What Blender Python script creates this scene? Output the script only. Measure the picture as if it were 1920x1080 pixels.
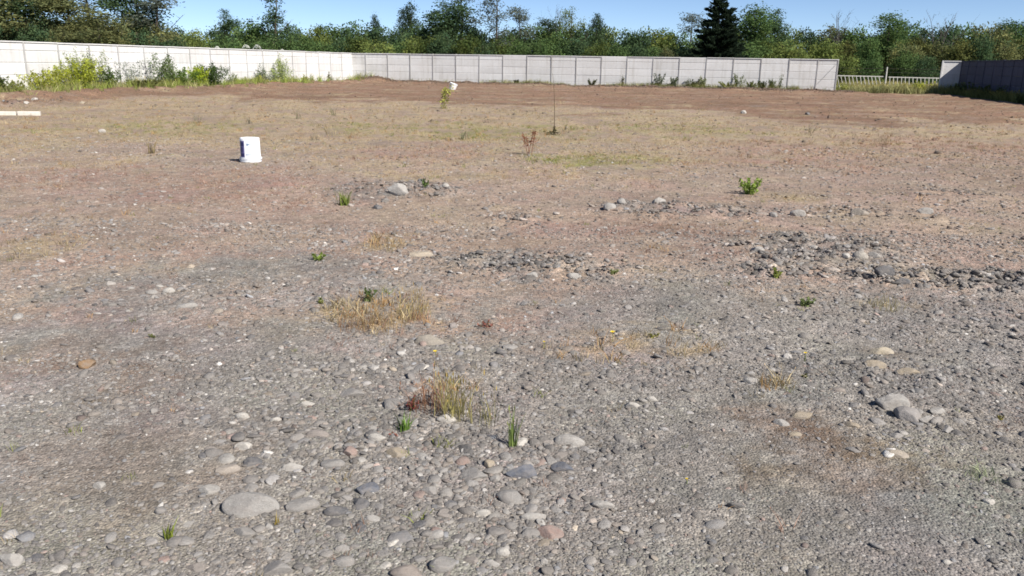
import bpy, math, random
import numpy as np
from mathutils import Vector, Matrix, Euler

for o in list(bpy.data.objects):
    bpy.data.objects.remove(o)
sc = bpy.context.scene
COL = sc.collection

# ------------------------------------------------------------------ camera, sky, sun, exposure
F_PX, PITCH, ROLL, EYE = 1507.0, math.atan(422 / 1507.0), 0.0155, 1.6
_f = np.array([0, math.cos(PITCH), -math.sin(PITCH)])
_r0 = np.array([1.0, 0, 0])
_u0 = np.cross(_r0, _f)
_r = math.cos(ROLL) * _r0 + math.sin(ROLL) * _u0
_u = -math.sin(ROLL) * _r0 + math.cos(ROLL) * _u0
cam_d = bpy.data.cameras.new('camera')
cam = bpy.data.objects.new('camera', cam_d)
COL.objects.link(cam)
cam_d.sensor_width = 36
cam_d.lens = F_PX / 1920 * 36
cam_d.clip_start = 0.05
cam_d.clip_end = 6000
cam.matrix_world = Matrix((( _r[0], _u[0], -_f[0], 0), (_r[1], _u[1], -_f[1], 0), (_r[2], _u[2], -_f[2], EYE), (0, 0, 0, 1)))
sc.camera = cam

SUN_EL, SUN_AZ = math.radians(41), math.radians(42)      # height, and how far the sun stands behind the viewer's right hand
w = bpy.data.worlds.new('World')
sc.world = w
w.use_nodes = True
nt = w.node_tree
sky = nt.nodes.new('ShaderNodeTexSky')
sky.sky_type = 'NISHITA'
sky.sun_disc = False
sky.sun_elevation = SUN_EL
sky.sun_rotation = math.pi / 2 + SUN_AZ
sky.altitude = 100
sky.air_density = 0.45
sky.dust_density = 0.15
sky.ozone_density = 2.2
nt.links.new(sky.outputs[0], nt.nodes['Background'].inputs[0])
nt.nodes['Background'].inputs[1].default_value = 0.09
sd = bpy.data.lights.new('sun', 'SUN')
sd.energy = 5.0
sd.angle = math.radians(0.53)
sd.color = (1.0, 0.95, 0.88)
sun = bpy.data.objects.new('sun', sd)
COL.objects.link(sun)
_ts = Vector((math.cos(SUN_AZ) * math.cos(SUN_EL), -math.sin(SUN_AZ) * math.cos(SUN_EL), math.sin(SUN_EL)))
sun.rotation_euler = _ts.to_track_quat('Z', 'Y').to_euler()
sun.location = (20, -15, 30)
vs = sc.view_settings
vs.view_transform = 'Standard'
vs.look = 'None'
vs.exposure = 0.62
vs.gamma = 1.0
sc.cycles.filter_width = 1.7
sc.cycles.max_bounces = 6
sc.cycles.diffuse_bounces = 3
sc.cycles.transparent_max_bounces = 6

rng = np.random.default_rng(11)
random.seed(5)

# ------------------------------------------------------------------ where a line of sight meets the ground (surveying helper)
def ray(px, py):
    return _f + (px - 960) / F_PX * _r - (py - 540) / F_PX * _u

def gp(px, py, z=0.0):
    d = ray(px, py)
    t = (z - EYE) / d[2]
    return np.array([d[0] * t, d[1] * t, z])

def at_y(px, py, y):
    d = ray(px, py)
    t = y / d[1]
    return np.array([d[0] * t, y, EYE + d[2] * t])

def pxm(px, py):                                   # metres per photo pixel at that spot
    p = gp(px, py)
    return float(np.dot(p - np.array([0, 0, EYE]), _f)) / F_PX

# ------------------------------------------------------------------ noise
def vnoise(x, y, seed=0):
    ix, iy = np.floor(x).astype(np.int64), np.floor(y).astype(np.int64)
    fx, fy = x - ix, y - iy
    fx, fy = fx * fx * (3 - 2 * fx), fy * fy * (3 - 2 * fy)
    def h(a, b):
        n = (a * 374761393 + b * 668265263 + seed * 974634533) & 0xffffffff
        n = ((n ^ (n >> 13)) * 1274126177) & 0xffffffff
        n = ((n ^ (n >> 15)) * 2246822519) & 0xffffffff
        return (n ^ (n >> 16)) / 4294967296.0
    return (h(ix, iy) * (1 - fx) + h(ix + 1, iy) * fx) * (1 - fy) + (h(ix, iy + 1) * (1 - fx) + h(ix + 1, iy + 1) * fx) * fy

def fbm(x, y, seed=0, octv=4):
    s, a, t = 0, 1.0, 0
    for k in range(octv):
        s = s + a * vnoise(x * 2 ** k, y * 2 ** k, seed + k * 7)
        t += a
        a *= 0.5
    return s / t                                    # 0..1, mean .5

def sstep(a, b, x):
    t = np.clip((x - a) / (b - a), 0, 1)
    return t * t * (3 - 2 * t)

# ------------------------------------------------------------------ layout of the lot: walls stand square to each other
CORNER = np.array([-13.06, 66.8])
ADIR = np.array([0.9692, -0.2462])                  # along the far wall
BDIR = np.array([-0.2462, -0.9692])                 # along the side walls, towards the viewer
BAY = 1.89
def wall_coords(x, y):                              # (along the far wall, distance in front of it)
    dx, dy = x - CORNER[0], y - CORNER[1]
    return dx * ADIR[0] + dy * ADIR[1], dx * BDIR[0] + dy * BDIR[1]

def blobs(x, y, lst, wob=0.35, seed=3):
    """soft-edged patches, each (photo px, photo py, half width px, half depth px, weight)"""
    out = np.zeros_like(x)
    for k, (px, py, rx, ry, wt) in enumerate(lst):
        c = gp(px, py)
        m = pxm(px, py)
        wx = rx * m
        wy = max(abs(gp(px, py - ry)[1] - gp(px, py + ry)[1]) * 0.5, 0.05)
        q = ((x - c[0]) / wx) ** 2 + ((y - c[1]) / wy) ** 2
        sel = q < 6
        if not sel.any():
            continue
        n = fbm(x[sel] / (wx * 0.35) + k * 17.3, y[sel] / (wy * 0.35), seed, 3) - 0.5
        out[sel] = np.maximum(out[sel], wt * (1 - sstep(0.35, 1.25, np.sqrt(q[sel]) + n * wob * 2.2)))
    return out

HEAPS = [(1000, 500, 165, 26, 1.0), (975, 412, 90, 12, 0.7), (1270, 396, 165, 15, 0.8), (1540, 468, 175, 34, 0.9), (1470, 512, 110, 12, 0.9),
         (1680, 522, 90, 14, 1.0), (1860, 528, 110, 22, 1.0), (750, 358, 120, 16, 0.8), (1760, 365, 120, 10, 0.5), (1610, 402, 180, 12, 0.5), (60, 192, 55, 8, 1.6),
         (1660, 700, 190, 45, 0.35), (900, 800, 420, 80, 0.2)]
DRY = [(720, 580, 120, 46, 1.0), (720, 452, 60, 20, 0.9), (1200, 645, 150, 40, 0.7), (60, 468, 90, 30, 0.7), (845, 740, 70, 40, 0.6), (1180, 300, 220, 16, 0.8),
       (980, 330, 120, 14, 0.7), (800, 330, 110, 14, 0.6), (1480, 372, 110, 10, 0.7), (1660, 570, 60, 22, 0.5), (1450, 718, 50, 16, 0.6), (1250, 470, 60, 10, 0.4)]
PINK = [(150, 335, 160, 30, 0.8), (440, 345, 190, 32, 0.9), (800, 285, 170, 22, 0.8), (1500, 290, 260, 26, 0.7), (1780, 275, 200, 20, 0.8), (1230, 432, 220, 20, 0.9),
        (1330, 470, 120, 20, 0.5), (880, 600, 160, 40, 0.6), (1080, 430, 150, 18, 0.7), (300, 470, 200, 40, 0.4), (660, 640, 110, 30, 0.4), (800, 740, 60, 30, 0.6), (560, 380, 130, 18, 0.6)]
GREEN = [(1110, 302, 140, 12, 0.9), (850, 242, 260, 16, 0.5), (300, 240, 200, 16, 0.4), (1250, 240, 180, 14, 0.35)]
SOILP = [(1580, 890, 250, 75, 1.0), (1470, 800, 140, 55, 0.8), (240, 690, 190, 60, 0.35), (1900, 330, 160, 40, 0.35), (1290, 432, 140, 14, 0.5), (1700, 660, 90, 18, 0.5)]
SAND = [(230, 860, 300, 110, 0.9), (60, 640, 260, 90, 0.5), (500, 600, 200, 60, 0.4)]
COBBLE = [(640, 960, 330, 170, 1.0), (820, 860, 360, 90, 1.0), (520, 800, 160, 60, 0.8), (1000, 960, 200, 110, 0.8), (330, 1010, 120, 60, 0.7), (80, 1060, 160, 40, 0.5), (1680, 770, 130, 40, 0.5), (750, 700, 180, 50, 0.5)]
ASH = [(1650, 990, 420, 110, 0.8), (1250, 900, 180, 160, 0.7), (900, 680, 320, 60, 0.5), (1560, 720, 300, 50, 0.7), (1250, 560, 260, 40, 0.5), (1810, 640, 150, 60, 0.6), (1000, 500, 165, 26, 0.9), (1540, 468, 175, 34, 0.7), (1850, 525, 110, 26, 0.7), (1270, 396, 165, 15, 0.6), (750, 358, 120, 16, 0.6)]

def gz(x, y):
    """height of the ground"""
    x, y = np.asarray(x, float), np.asarray(y, float)
    d = np.hypot(x, y)
    z = (fbm(x / 5.0, y / 5.0, 21, 3) - 0.5) * 0.10 * sstep(3, 14, d)
    z = z + (fbm(x / 0.45, y / 0.45, 22, 3) - 0.5) * 0.016 * (1 - sstep(25, 45, d))
    hp = blobs(x, y, HEAPS, 0.5, 5)
    rough = fbm(x / 0.16, y / 0.12, 31, 3) - 0.25
    z = z + hp * (0.01 + 0.16 * rough)
    a, b = wall_coords(x, y)
    inside = ((a > -3) & (b > -3))
    # low bank of pushed-up soil at the foot of the far wall and of the side wall
    n1 = fbm(x / 0.9, y / 0.9, 41, 3)
    z = z + np.where(inside, 0.26 * n1 * np.exp(-((b - 1.1) / 0.55) ** 2) * (a < 38.5), 0)
    z = z + np.where(inside, (0.10 + 0.22 * n1) * np.exp(-((a - 2.3) / 1.1) ** 2), 0)
    z = z + np.where(inside, (0.05 + 0.1 * n1) * np.exp(-((a - 42.3) / 1.0) ** 2) * sstep(1.0, 3.0, b), 0)
    z = z + (fbm(x / 1.6, y / 0.8, 43, 3) - 0.5) * 0.12 * sstep(26, 33, d) * (1 - sstep(75, 95, d))
    return z

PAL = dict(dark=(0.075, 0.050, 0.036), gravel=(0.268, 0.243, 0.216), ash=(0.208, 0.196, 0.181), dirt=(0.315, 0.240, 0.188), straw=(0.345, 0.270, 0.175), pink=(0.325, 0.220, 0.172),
           soil=(0.225, 0.142, 0.095), brown=(0.190, 0.142, 0.103), sand=(0.232, 0.195, 0.165), green=(0.235, 0.220, 0.085), field=(0.16, 0.17, 0.06))
def masks(x, y):
    d = np.hypot(x * 0.55, y)
    n = fbm(x / 2.2, y / 3.0, 51, 4) - 0.5
    n2 = fbm(x / 0.7, y / 0.9, 52, 4) - 0.5
    m = {}
    m['dirt'] = sstep(3.6, 7.2, d + n * 5 + n2 * 1.5)
    m['straw'] = sstep(12.0, 17.0, d + n * 9) * 0.85
    a, b = wall_coords(x, y)
    edge = np.minimum(np.minimum(b - 30 + 0.45 * np.abs(a - 17), np.where(b < 60, a * 1.2 - 8, 99)), 99)
    m['soil'] = np.maximum(1 - sstep(-1.5, 3.5, b - 29 + n * 16 + n2 * 6 - 4 * sstep(20, 36, a)), (1 - sstep(4, 8, a + n * 5)) * (y < 66)) * sstep(17, 20, y)
    m['straw2'] = blobs(x, y, DRY, 0.5, 61)
    m['pink'] = blobs(x, y, PINK, 0.6, 62)
    m['green'] = blobs(x, y, GREEN, 0.6, 63)
    m['brown'] = blobs(x, y, SOILP, 0.5, 64)
    m['sand'] = blobs(x, y, SAND, 0.5, 65)
    m['ash'] = blobs(x, y, ASH, 0.6, 66)
    m['field'] = np.where((b < -0.5) | (a < -0.5) | ((a > 43.5) & (b > 1)), 1.0, 0.0)
    return m, n, n2

def ground_albedo(x, y):
    m, n, n2 = masks(x, y)
    c = np.tile(np.array(PAL['gravel']), (len(x), 1))
    r1 = fbm(x / 0.22, y / 0.20, 54, 4) - 0.5
    r2 = vnoise(x / 0.035, y / 0.035, 55) - 0.5
    rg = (r1 * 2.6 + r2 * 1.1)
    def mix(k, wt):
        nonlocal c
        wt = np.clip(wt, 0, 1)
        wt = np.clip(wt + rg * 3.0 * wt * (1 - wt), 0, 1)[:, None]
        c = c * (1 - wt) + np.array(PAL[k]) * wt
    mix('sand', m['sand'] * 0.95)
    mix('dirt', m['dirt'])
    mix('straw', m['straw'] * np.clip(0.75 + n2 * 1.5, 0, 1))
    mix('pink', m['pink'] * 0.65)
    mix('straw', m['straw2'] * 0.75)
    mix('green', m['green'] * 0.6)
    mix('brown', m['brown'] * 0.75)
    mix('ash', m['ash'] * 0.75)
    mix('soil', m['soil'] * np.clip(0.95 + n2, 0, 1))
    ns = fbm(x / 3.2, y / 1.1, 71, 4) - 0.5
    c = c * (1 + m['soil'][:, None] * (ns[:, None] * 0.55))
    mix('straw', m['soil'] * sstep(0.60, 0.72, fbm(x / 1.7, y / 0.9, 72, 3)) * 0.45)
    wa, wb = wall_coords(x, y)
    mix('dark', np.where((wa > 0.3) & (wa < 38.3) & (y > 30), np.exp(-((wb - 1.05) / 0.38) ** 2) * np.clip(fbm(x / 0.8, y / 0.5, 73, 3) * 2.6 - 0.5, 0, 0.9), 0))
    mix('field', m['field'])
    n3 = fbm(x / 0.17, y / 0.17, 53, 3) - 0.5
    c = c * (1 + n2[:, None] * 0.35 + n[:, None] * 0.12 + n3[:, None] * 0.4)
    return np.clip(c, 0.01, 0.9), m

# ------------------------------------------------------------------ materials
def nodes_of(name):
    m = bpy.data.materials.new(name)
    m.use_nodes = True
    t = m.node_tree
    return m, t, t.nodes, t.links, t.nodes['Principled BSDF']

def mixc(t, a, b, fac=1.0, kind='MULTIPLY'):
    n = t.nodes.new('ShaderNodeMix')
    n.data_type = 'RGBA'
    n.blend_type = kind
    for s, v in ((n.inputs[0], fac), (n.inputs[6], a), (n.inputs[7], b)):
        if isinstance(v, bpy.types.NodeSocket):
            t.links.new(v, s)
        elif isinstance(v, (tuple, list)):
            s.default_value = (*v[:3], 1)
        else:
            s.default_value = v
    return n.outputs[2]

def ramp(t, src, stops):
    n = t.nodes.new('ShaderNodeValToRGB')
    e = n.color_ramp.elements
    while len(e) < len(stops):
        e.new(0.5)
    for k, (p, c) in enumerate(stops):
        e[k].position = p
        e[k].color = (c, c, c, 1) if not isinstance(c, tuple) else (*c, 1)
    t.links.new(src, n.inputs[0])
    return n.outputs[0]

def tex(t, kind, scale, coord, out=0, **kw):
    n = t.nodes.new('ShaderNodeTex' + kind)
    n.inputs['Scale'].default_value = scale
    for k, v in kw.items():
        if k in n.inputs:
            n.inputs[k].default_value = v
        else:
            setattr(n, k, v)
    t.links.new(coord, n.inputs['Vector'])
    return n.outputs[out]

def bump(t, h, strength, dist, prev=None):
    n = t.nodes.new('ShaderNodeBump')
    n.inputs['Strength'].default_value = strength
    n.inputs['Distance'].default_value = dist
    t.links.new(h, n.inputs['Height'])
    if prev:
        t.links.new(prev, n.inputs['Normal'])
    return n.outputs[0]

def ground_material():
    m, t, N, L, b = nodes_of('ground_soil_and_gravel')
    at = N.new('ShaderNodeAttribute')
    at.attribute_name = 'albedo'
    co = N.new('ShaderNodeTexCoord').outputs['Object']
    v1 = N.new('ShaderNodeTexVoronoi')
    v1.inputs['Scale'].default_value = 95
    L.new(co, v1.inputs['Vector'])
    sep = N.new('ShaderNodeSeparateColor')
    L.new(v1.outputs['Color'], sep.inputs[0])
    c = mixc(t, at.outputs['Color'], ramp(t, sep.outputs[0], [(0, 0.62), (0.6, 1.0), (0.93, 1.2), (1.0, 1.75)]), 0.85)
    v2 = N.new('ShaderNodeTexVoronoi')
    v2.inputs['Scale'].default_value = 26
    L.new(co, v2.inputs['Vector'])
    sep2 = N.new('ShaderNodeSeparateColor')
    L.new(v2.outputs['Color'], sep2.inputs[0])
    c = mixc(t, c, ramp(t, sep2.outputs[0], [(0, 0.72), (0.5, 1.0), (0.92, 1.12), (1.0, 1.5)]), 0.7)
    nz = tex(t, 'Noise', 7.0, co, 0, Detail=6.0, Roughness=0.65)
    c = mixc(t, c, ramp(t, nz, [(0.3, 0.74), (0.7, 1.24)]), 0.8)
    nz2 = tex(t, 'Noise', 1.3, co, 1, Detail=4.0)
    c = mixc(t, c, nz2, 0.10, 'OVERLAY')
    L.new(c, b.inputs['Base Color'])
    b.inputs['Roughness'].default_value = 0.95
    b.inputs['Specular IOR Level'].default_value = 0.15
    n1 = bump(t, v2.outputs['Distance'], 0.45, -0.012)
    n2 = bump(t, v1.outputs['Distance'], 0.8, -0.008, n1)
    n3 = bump(t, nz, 0.4, 0.014, n2)
    L.new(n3, b.inputs['Normal'])
    return m

def stone_material(instanced):
    m, t, N, L, b = nodes_of('river_stone_instanced' if instanced else 'river_stone')
    if instanced:
        a = N.new('ShaderNodeAttribute')
        a.attribute_type = 'INSTANCER'
        a.attribute_name = 'col'
        base = a.outputs['Color']
    else:
        base = N.new('ShaderNodeObjectInfo').outputs['Color']
    co = N.new('ShaderNodeTexCoord').outputs['Object']
    nz = tex(t, 'Noise', 2.6, co, 0, Detail=7.0, Roughness=0.7)
    c = mixc(t, base, ramp(t, nz, [(0.3, 0.72), (0.7, 1.25)]), 0.8)
    sp = tex(t, 'Noise', 22, co, 0, Detail=2.0)
    c = mixc(t, c, ramp(t, sp, [(0.35, 0.8), (0.6, 1.05), (0.75, 1.35)]), 0.6)
    du = tex(t, 'Noise', 1.1, co, 0, Detail=8.0, Roughness=0.75)
    c = mixc(t, c, (0.245, 0.218, 0.195), ramp(t, du, [(0.42, 0.0), (0.62, 0.6)]), 'MIX')
    L.new(c, b.inputs['Base Color'])
    b.inputs['Roughness'].default_value = 0.88
    b.inputs['Specular IOR Level'].default_value = 0.2
    n1 = bump(t, nz, 0.35, 0.15)
    L.new(bump(t, sp, 0.3, 0.03, n1), b.inputs['Normal'])
    return m

def leaf_material(name, source, transl=0.3):
    m, t, N, L, b = nodes_of(name)
    if source == 'INSTANCER':
        a = N.new('ShaderNodeAttribute')
        a.attribute_type = 'INSTANCER'
        a.attribute_name = 'col'
        base = a.outputs['Color']
    else:
        base = N.new('ShaderNodeObjectInfo').outputs['Color']
    tn = N.new('ShaderNodeAttribute')
    tn.attribute_name = 'tint'
    c = mixc(t, base, tn.outputs['Color'], 1.0)
    N.remove(b)
    df = N.new('ShaderNodeBsdfDiffuse')
    tr = N.new('ShaderNodeBsdfTranslucent')
    L.new(c, df.inputs[0])
    L.new(c, tr.inputs[0])
    mx = N.new('ShaderNodeMixShader')
    mx.inputs[0].default_value = transl
    L.new(df.outputs[0], mx.inputs[1])
    L.new(tr.outputs[0], mx.inputs[2])
    L.new(mx.outputs[0], N['Material Output'].inputs[0])
    return m

def plain(name, col, rough=0.8, nscale=3.0, var=0.25, bumpd=0.0, spec=0.2, objcol=False):
    m, t, N, L, b = nodes_of(name)
    co = N.new('ShaderNodeTexCoord').outputs['Object']
    nz = tex(t, 'Noise', nscale, co, 0, Detail=6.0, Roughness=0.65)
    base = N.new('ShaderNodeObjectInfo').outputs['Color'] if objcol else col
    c = mixc(t, base, ramp(t, nz, [(0.3, 1 - var), (0.7, 1.0)]), 1.0)
    L.new(c, b.inputs['Base Color'])
    b.inputs['Roughness'].default_value = rough
    b.inputs['Specular IOR Level'].default_value = spec
    if bumpd:
        L.new(bump(t, nz, 0.5, bumpd), b.inputs['Normal'])
    return m

def wall_material(name, col):
    m, t, N, L, b = nodes_of(name)
    g = N.new('ShaderNodeNewGeometry').outputs['Position']
    n1 = tex(t, 'Noise', 0.9, g, 0, Detail=6.0, Roughness=0.7)
    n2 = tex(t, 'Noise', 9.0, g, 0, Detail=5.0, Roughness=0.7)
    mp = N.new('ShaderNodeMapping')
    mp.inputs['Scale'].default_value = (5.0, 5.0, 0.35)
    L.new(g, mp.inputs[0])
    n3 = tex(t, 'Noise', 1.0, mp.outputs[0], 0, Detail=5.0, Roughness=0.6)
    oi = N.new('ShaderNodeObjectInfo').outputs['Random']
    c = mixc(t, col, ramp(t, n1, [(0.3, (0.88, 0.86, 0.84)), (0.62, (1, 1, 1))]), 0.8)
    c = mixc(t, c, ramp(t, n2, [(0.3, 0.86), (0.6, 1.0)]), 0.6)
    c = mixc(t, c, ramp(t, n3, [(0.28, (0.74, 0.72, 0.68)), (0.5, (1, 1, 1))]), 0.6)
    c = mixc(t, c, ramp(t, oi, [(0, 0.86), (1, 1.0)]), 1.0)
    L.new(c, b.inputs['Base Color'])
    b.inputs['Roughness'].default_value = 0.9
    b.inputs['Specular IOR Level'].default_value = 0.15
    L.new(bump(t, n2, 0.3, 0.01), b.inputs['Normal'])
    return m

M_GROUND = ground_material()
M_STONE, M_PEBBLE = stone_material(False), stone_material(True)
M_LEAF = leaf_material('foliage', 'OBJECT', 0.4)
M_BLADE_I = leaf_material('grass_blades_instanced', 'INSTANCER', 0.25)
M_BARK = plain('bark', (0.10, 0.075, 0.055), 0.9, 6, 0.5, objcol=True)
M_STEM = plain('dry_stem', (0.2, 0.15, 0.08), 0.85, 8, 0.4, objcol=True)
M_WALL = wall_material('whitewashed_concrete', (0.68, 0.675, 0.665))
M_POST = wall_material('grey_concrete_post', (0.42, 0.415, 0.41))
M_WALL_SHADED = wall_material('shade_tinted_concrete', (0.10, 0.105, 0.14))  # shade of the right wall painted into its colour, darker and bluer
M_WOOD = plain('weathered_pale_wood', (0.60, 0.58, 0.53), 0.85, 9, 0.3)
M_CONC = plain('pale_concrete', (0.66, 0.62, 0.55), 0.9, 12, 0.25, 0.004)
M_PLASTIC = plain('white_plastic', (0.82, 0.83, 0.84), 0.38, 4, 0.07, 0, 0.45)
M_BLUE = plain('blue_print', (0.03, 0.03, 0.14), 0.45, 20, 0.2, 0, 0.4)
M_LILAC = plain('lilac_print', (0.17, 0.16, 0.36), 0.45, 20, 0.15, 0, 0.4)
M_PALEBLUE = plain('pale_blue_print', (0.24, 0.31, 0.42), 0.45, 20, 0.15, 0, 0.4)
M_WIRE = plain('rusty_wire', (0.05, 0.045, 0.04), 0.8, 20, 0.3)
M_STEEL = plain('galvanised_steel', (0.5, 0.5, 0.5), 0.45, 9, 0.2)
M_PETAL = plain('petal', (0.8, 0.6, 0.02), 0.7, 30, 0.2, objcol=True)

# ------------------------------------------------------------------ mesh helpers
def np_mesh(name, V, Fc, mat=None, smooth=False, tint=None):
    V = np.asarray(V, np.float32)
    Fc = np.asarray(Fc, np.int32)
    k = Fc.shape[1]
    me = bpy.data.meshes.new(name)
    me.vertices.add(len(V))
    me.vertices.foreach_set('co', V.ravel())
    me.loops.add(Fc.size)
    me.loops.foreach_set('vertex_index', Fc.ravel())
    me.polygons.add(len(Fc))
    me.polygons.foreach_set('loop_start', np.arange(0, Fc.size, k, dtype=np.int32))
    me.polygons.foreach_set('loop_total', np.full(len(Fc), k, np.int32))
    if smooth:
        me.polygons.foreach_set('use_smooth', np.ones(len(Fc), bool))
    me.update(calc_edges=True)
    if tint is not None:
        a = me.color_attributes.new('tint', 'FLOAT_COLOR', 'POINT')
        c = np.ones((len(V), 4), np.float32)
        c[:, :3] = tint
        a.data.foreach_set('color', c.ravel())
    if mat:
        me.materials.append(mat)
    return me

def link(name, me, parent=None, loc=None, rot=None, scale=None, color=None):
    o = bpy.data.objects.new(name, me)
    COL.objects.link(o)
    if parent is not None:
        o.parent = parent
    if loc is not None:
        o.location = [float(v) for v in loc]
    if rot is not None:
        o.rotation_euler = rot
    if scale is not None:
        o.scale = scale if not isinstance(scale, (int, float)) else (scale,) * 3
    if color is not None:
        o.color = (*color[:3], 1)
    return o

def tag(o, label, cat, group=None, kind=None):
    o['label'] = label
    o['category'] = cat
    if group:
        o['group'] = group
    if kind:
        o['kind'] = kind
    return o

class MB:
    """collects boxes, tubes and lathed rings into one mesh"""
    def __init__(s):
        s.v, s.f = [], []
    def box(s, c, d, ch=0.0, mtx=None):
        """box of centre c and full size d, edges of the +-Y faces chamfered by ch"""
        x, y, z = d[0] / 2, d[1] / 2, d[2] / 2
        k = len(s.v)
        if ch:
            rings = [(-y, x - ch, z - ch), (-y + ch, x, z), (y - ch, x, z), (y, x - ch, z - ch)]
        else:
            rings = [(-y, x, z), (y, x, z)]
        for (yy, xx, zz) in rings:
            for (sx, sz) in ((-1, -1), (1, -1), (1, 1), (-1, 1)):
                p = Vector((sx * xx, yy, sz * zz))
                if mtx:
                    p = mtx @ p
                s.v.append((p.x + c[0], p.y + c[1], p.z + c[2]))
        n = len(rings)
        s.f.append((k, k + 1, k + 2, k + 3))
        for r in range(n - 1):
            a = k + 4 * r
            for q in range(4):
                s.f.append((a + q, a + 4 + q, a + 4 + (q + 1) % 4, a + (q + 1) % 4))
        a = k + 4 * (n - 1)
        s.f.append((a + 3, a + 2, a + 1, a))
    def tube(s, pts, rad, n=6):
        k = len(s.v)
        pts = [Vector(p) for p in pts]
        for i, p in enumerate(pts):
            d = (pts[min(i + 1, len(pts) - 1)] - pts[max(i - 1, 0)]).normalized()
            a = d.cross(Vector((0.3, 1, 0.1))).normalized()
            b2 = d.cross(a)
            for j in range(n):
                t = 2 * math.pi * j / n
                s.v.append(tuple(p + (a * math.cos(t) + b2 * math.sin(t)) * rad[i]))
        for i in range(len(pts) - 1):
            for j in range(n):
                a0 = k + i * n
                s.f.append((a0 + j, a0 + (j + 1) % n, a0 + n + (j + 1) % n, a0 + n + j))
        s.f.append(tuple(k + j for j in range(n))[::-1])
        e = k + (len(pts) - 1) * n
        s.f.append(tuple(e + j for j in range(n)))
    def lathe(s, prof, n=40, a0=0.0, a1=2 * math.pi):
        k = len(s.v)
        full = abs(a1 - a0 - 2 * math.pi) < 1e-6
        m = n if full else n + 1
        for (r, z) in prof:
            for j in range(m):
                t = a0 + (a1 - a0) * j / n
                s.v.append((r * math.cos(t), r * math.sin(t), z))
        for i in range(len(prof) - 1):
            for j in range(n):
                j2 = (j + 1) % m
                s.f.append((k + i * m + j, k + i * m + j2, k + (i + 1) * m + j2, k + (i + 1) * m + j))
    def mesh(s, name, mat, smooth=False):
        me = bpy.data.meshes.new(name)
        me.from_pydata(s.v, [], s.f)
        if smooth:
            me.polygons.foreach_set('use_smooth', np.ones(len(me.polygons), bool))
        me.materials.append(mat)
        me.update()
        return me

def empty(name, loc, rz=0.0):
    o = bpy.data.objects.new(name, None)
    COL.objects.link(o)
    o.location = [float(v) for v in loc]
    o.rotation_euler = (0, 0, rz)
    o.empty_display_size = 0.2
    return o

# ------------------------------------------------------------------ the ground: one sheet out to the horizon
def build_ground():
    ys = [-30, -18, -10, -5, -2, 0, 1.0, 1.5]
    y = 1.6
    while y < 72:
        ys.append(y)
        y += min(max(0.014, 0.0032 * y ** 1.6), 0.42)
    y = 72
    while y < 3500:
        ys.append(y)
        y *= 1.25
    ys.append(3600)
    ys = np.array(ys)
    u = np.linspace(-1, 1, 640)
    W = 2.6 + 0.9 * np.maximum(ys, 0) + 1.2 * np.maximum(-ys, 0)
    X = (W[:, None] * u[None, :]).ravel()
    Y = np.repeat(ys, len(u))
    Z = gz(X, Y)
    V = np.stack([X, Y, Z], 1)
    nr, ncol = len(ys), len(u)
    i = (np.arange(nr - 1)[:, None] * ncol + np.arange(ncol - 1)[None, :]).ravel()
    Fc = np.stack([i, i + 1, i + ncol + 1, i + ncol], 1)
    me = np_mesh('ground', V, Fc, M_GROUND, smooth=True)
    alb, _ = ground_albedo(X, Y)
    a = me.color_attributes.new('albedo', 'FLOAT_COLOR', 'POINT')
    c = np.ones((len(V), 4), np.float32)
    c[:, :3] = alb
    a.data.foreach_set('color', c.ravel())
    o = link('ground', me)
    o['kind'] = 'structure'
    o['label'] = 'dry lot of grey gravel, pinkish dirt, straw and bare brown soil'
    return o
build_ground()

# ------------------------------------------------------------------ concrete panel walls
ROWS = [(0.0, 0.28), (0.28, 0.79), (0.79, 1.30), (1.30, 1.80), (1.80, 2.12)]
def build_wall(label, start, direction, n_bays, face, mat, bay=BAY, last=None, no_cap=(), end_post=True, extra=None):
    """start: 2D point, direction: unit vector along the wall; face = +1/-1: side (left normal) that looks at the lot"""
    rz = math.atan2(direction[1], direction[0])
    root = empty('concrete_wall', (start[0], start[1], 0.0), rz)
    tag(root, label, 'wall')
    cache = {}
    def boxmesh(key, dims, ch):
        if key not in cache:
            m = MB()
            m.box((0, 0, 0), dims, ch)
            cache[key] = m.mesh(key[0], M_POST if key[0] == 'post' and mat is M_WALL else mat)
        return cache[key]
    x = 0.0
    xs = [0.0]
    for k in range(n_bays):
        L = bay if (last is None or k < n_bays - 1) else last
        nocap = k in no_cap
        for r, (z0, z1) in enumerate(ROWS):
            if r == 4 and nocap:
                z1 = 2.17
            h = z1 - z0
            key = ('panel', round(L, 3), round(h, 3))
            p = link('panel', boxmesh(key, (L - 0.02, 0.07, h - 0.003), 0.022), root, (x + L / 2, face * random.uniform(-0.006, 0.006), (z0 + z1) / 2))
            p.rotation_euler = (random.uniform(-0.004, 0.004), random.uniform(-0.0015, 0.0015), 0)
        if not nocap:
            key = ('coping', round(L, 3))
            c = link('coping', boxmesh(key, (L - 0.015, 0.15, 0.055), 0.008), root, (x + L / 2, face * 0.005, 2.15 + random.uniform(-0.012, 0.01)))
            c.rotation_euler = (0, random.uniform(-0.003, 0.003), 0)
        x += L
        xs.append(x)
    for k, xx in enumerate(xs):
        if k == 0 and not end_post:
            continue
        p = link('post', boxmesh(('post',), (0.075, 0.125, 2.5), 0.004), root, (xx, face * 0.002, 0.93 + random.uniform(-0.012, 0.012)))
        p.rotation_euler = (random.uniform(-0.006, 0.006), random.uniform(-0.006, 0.006), 0)
    if extra:
        extra(root, xs)
    return root

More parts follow.
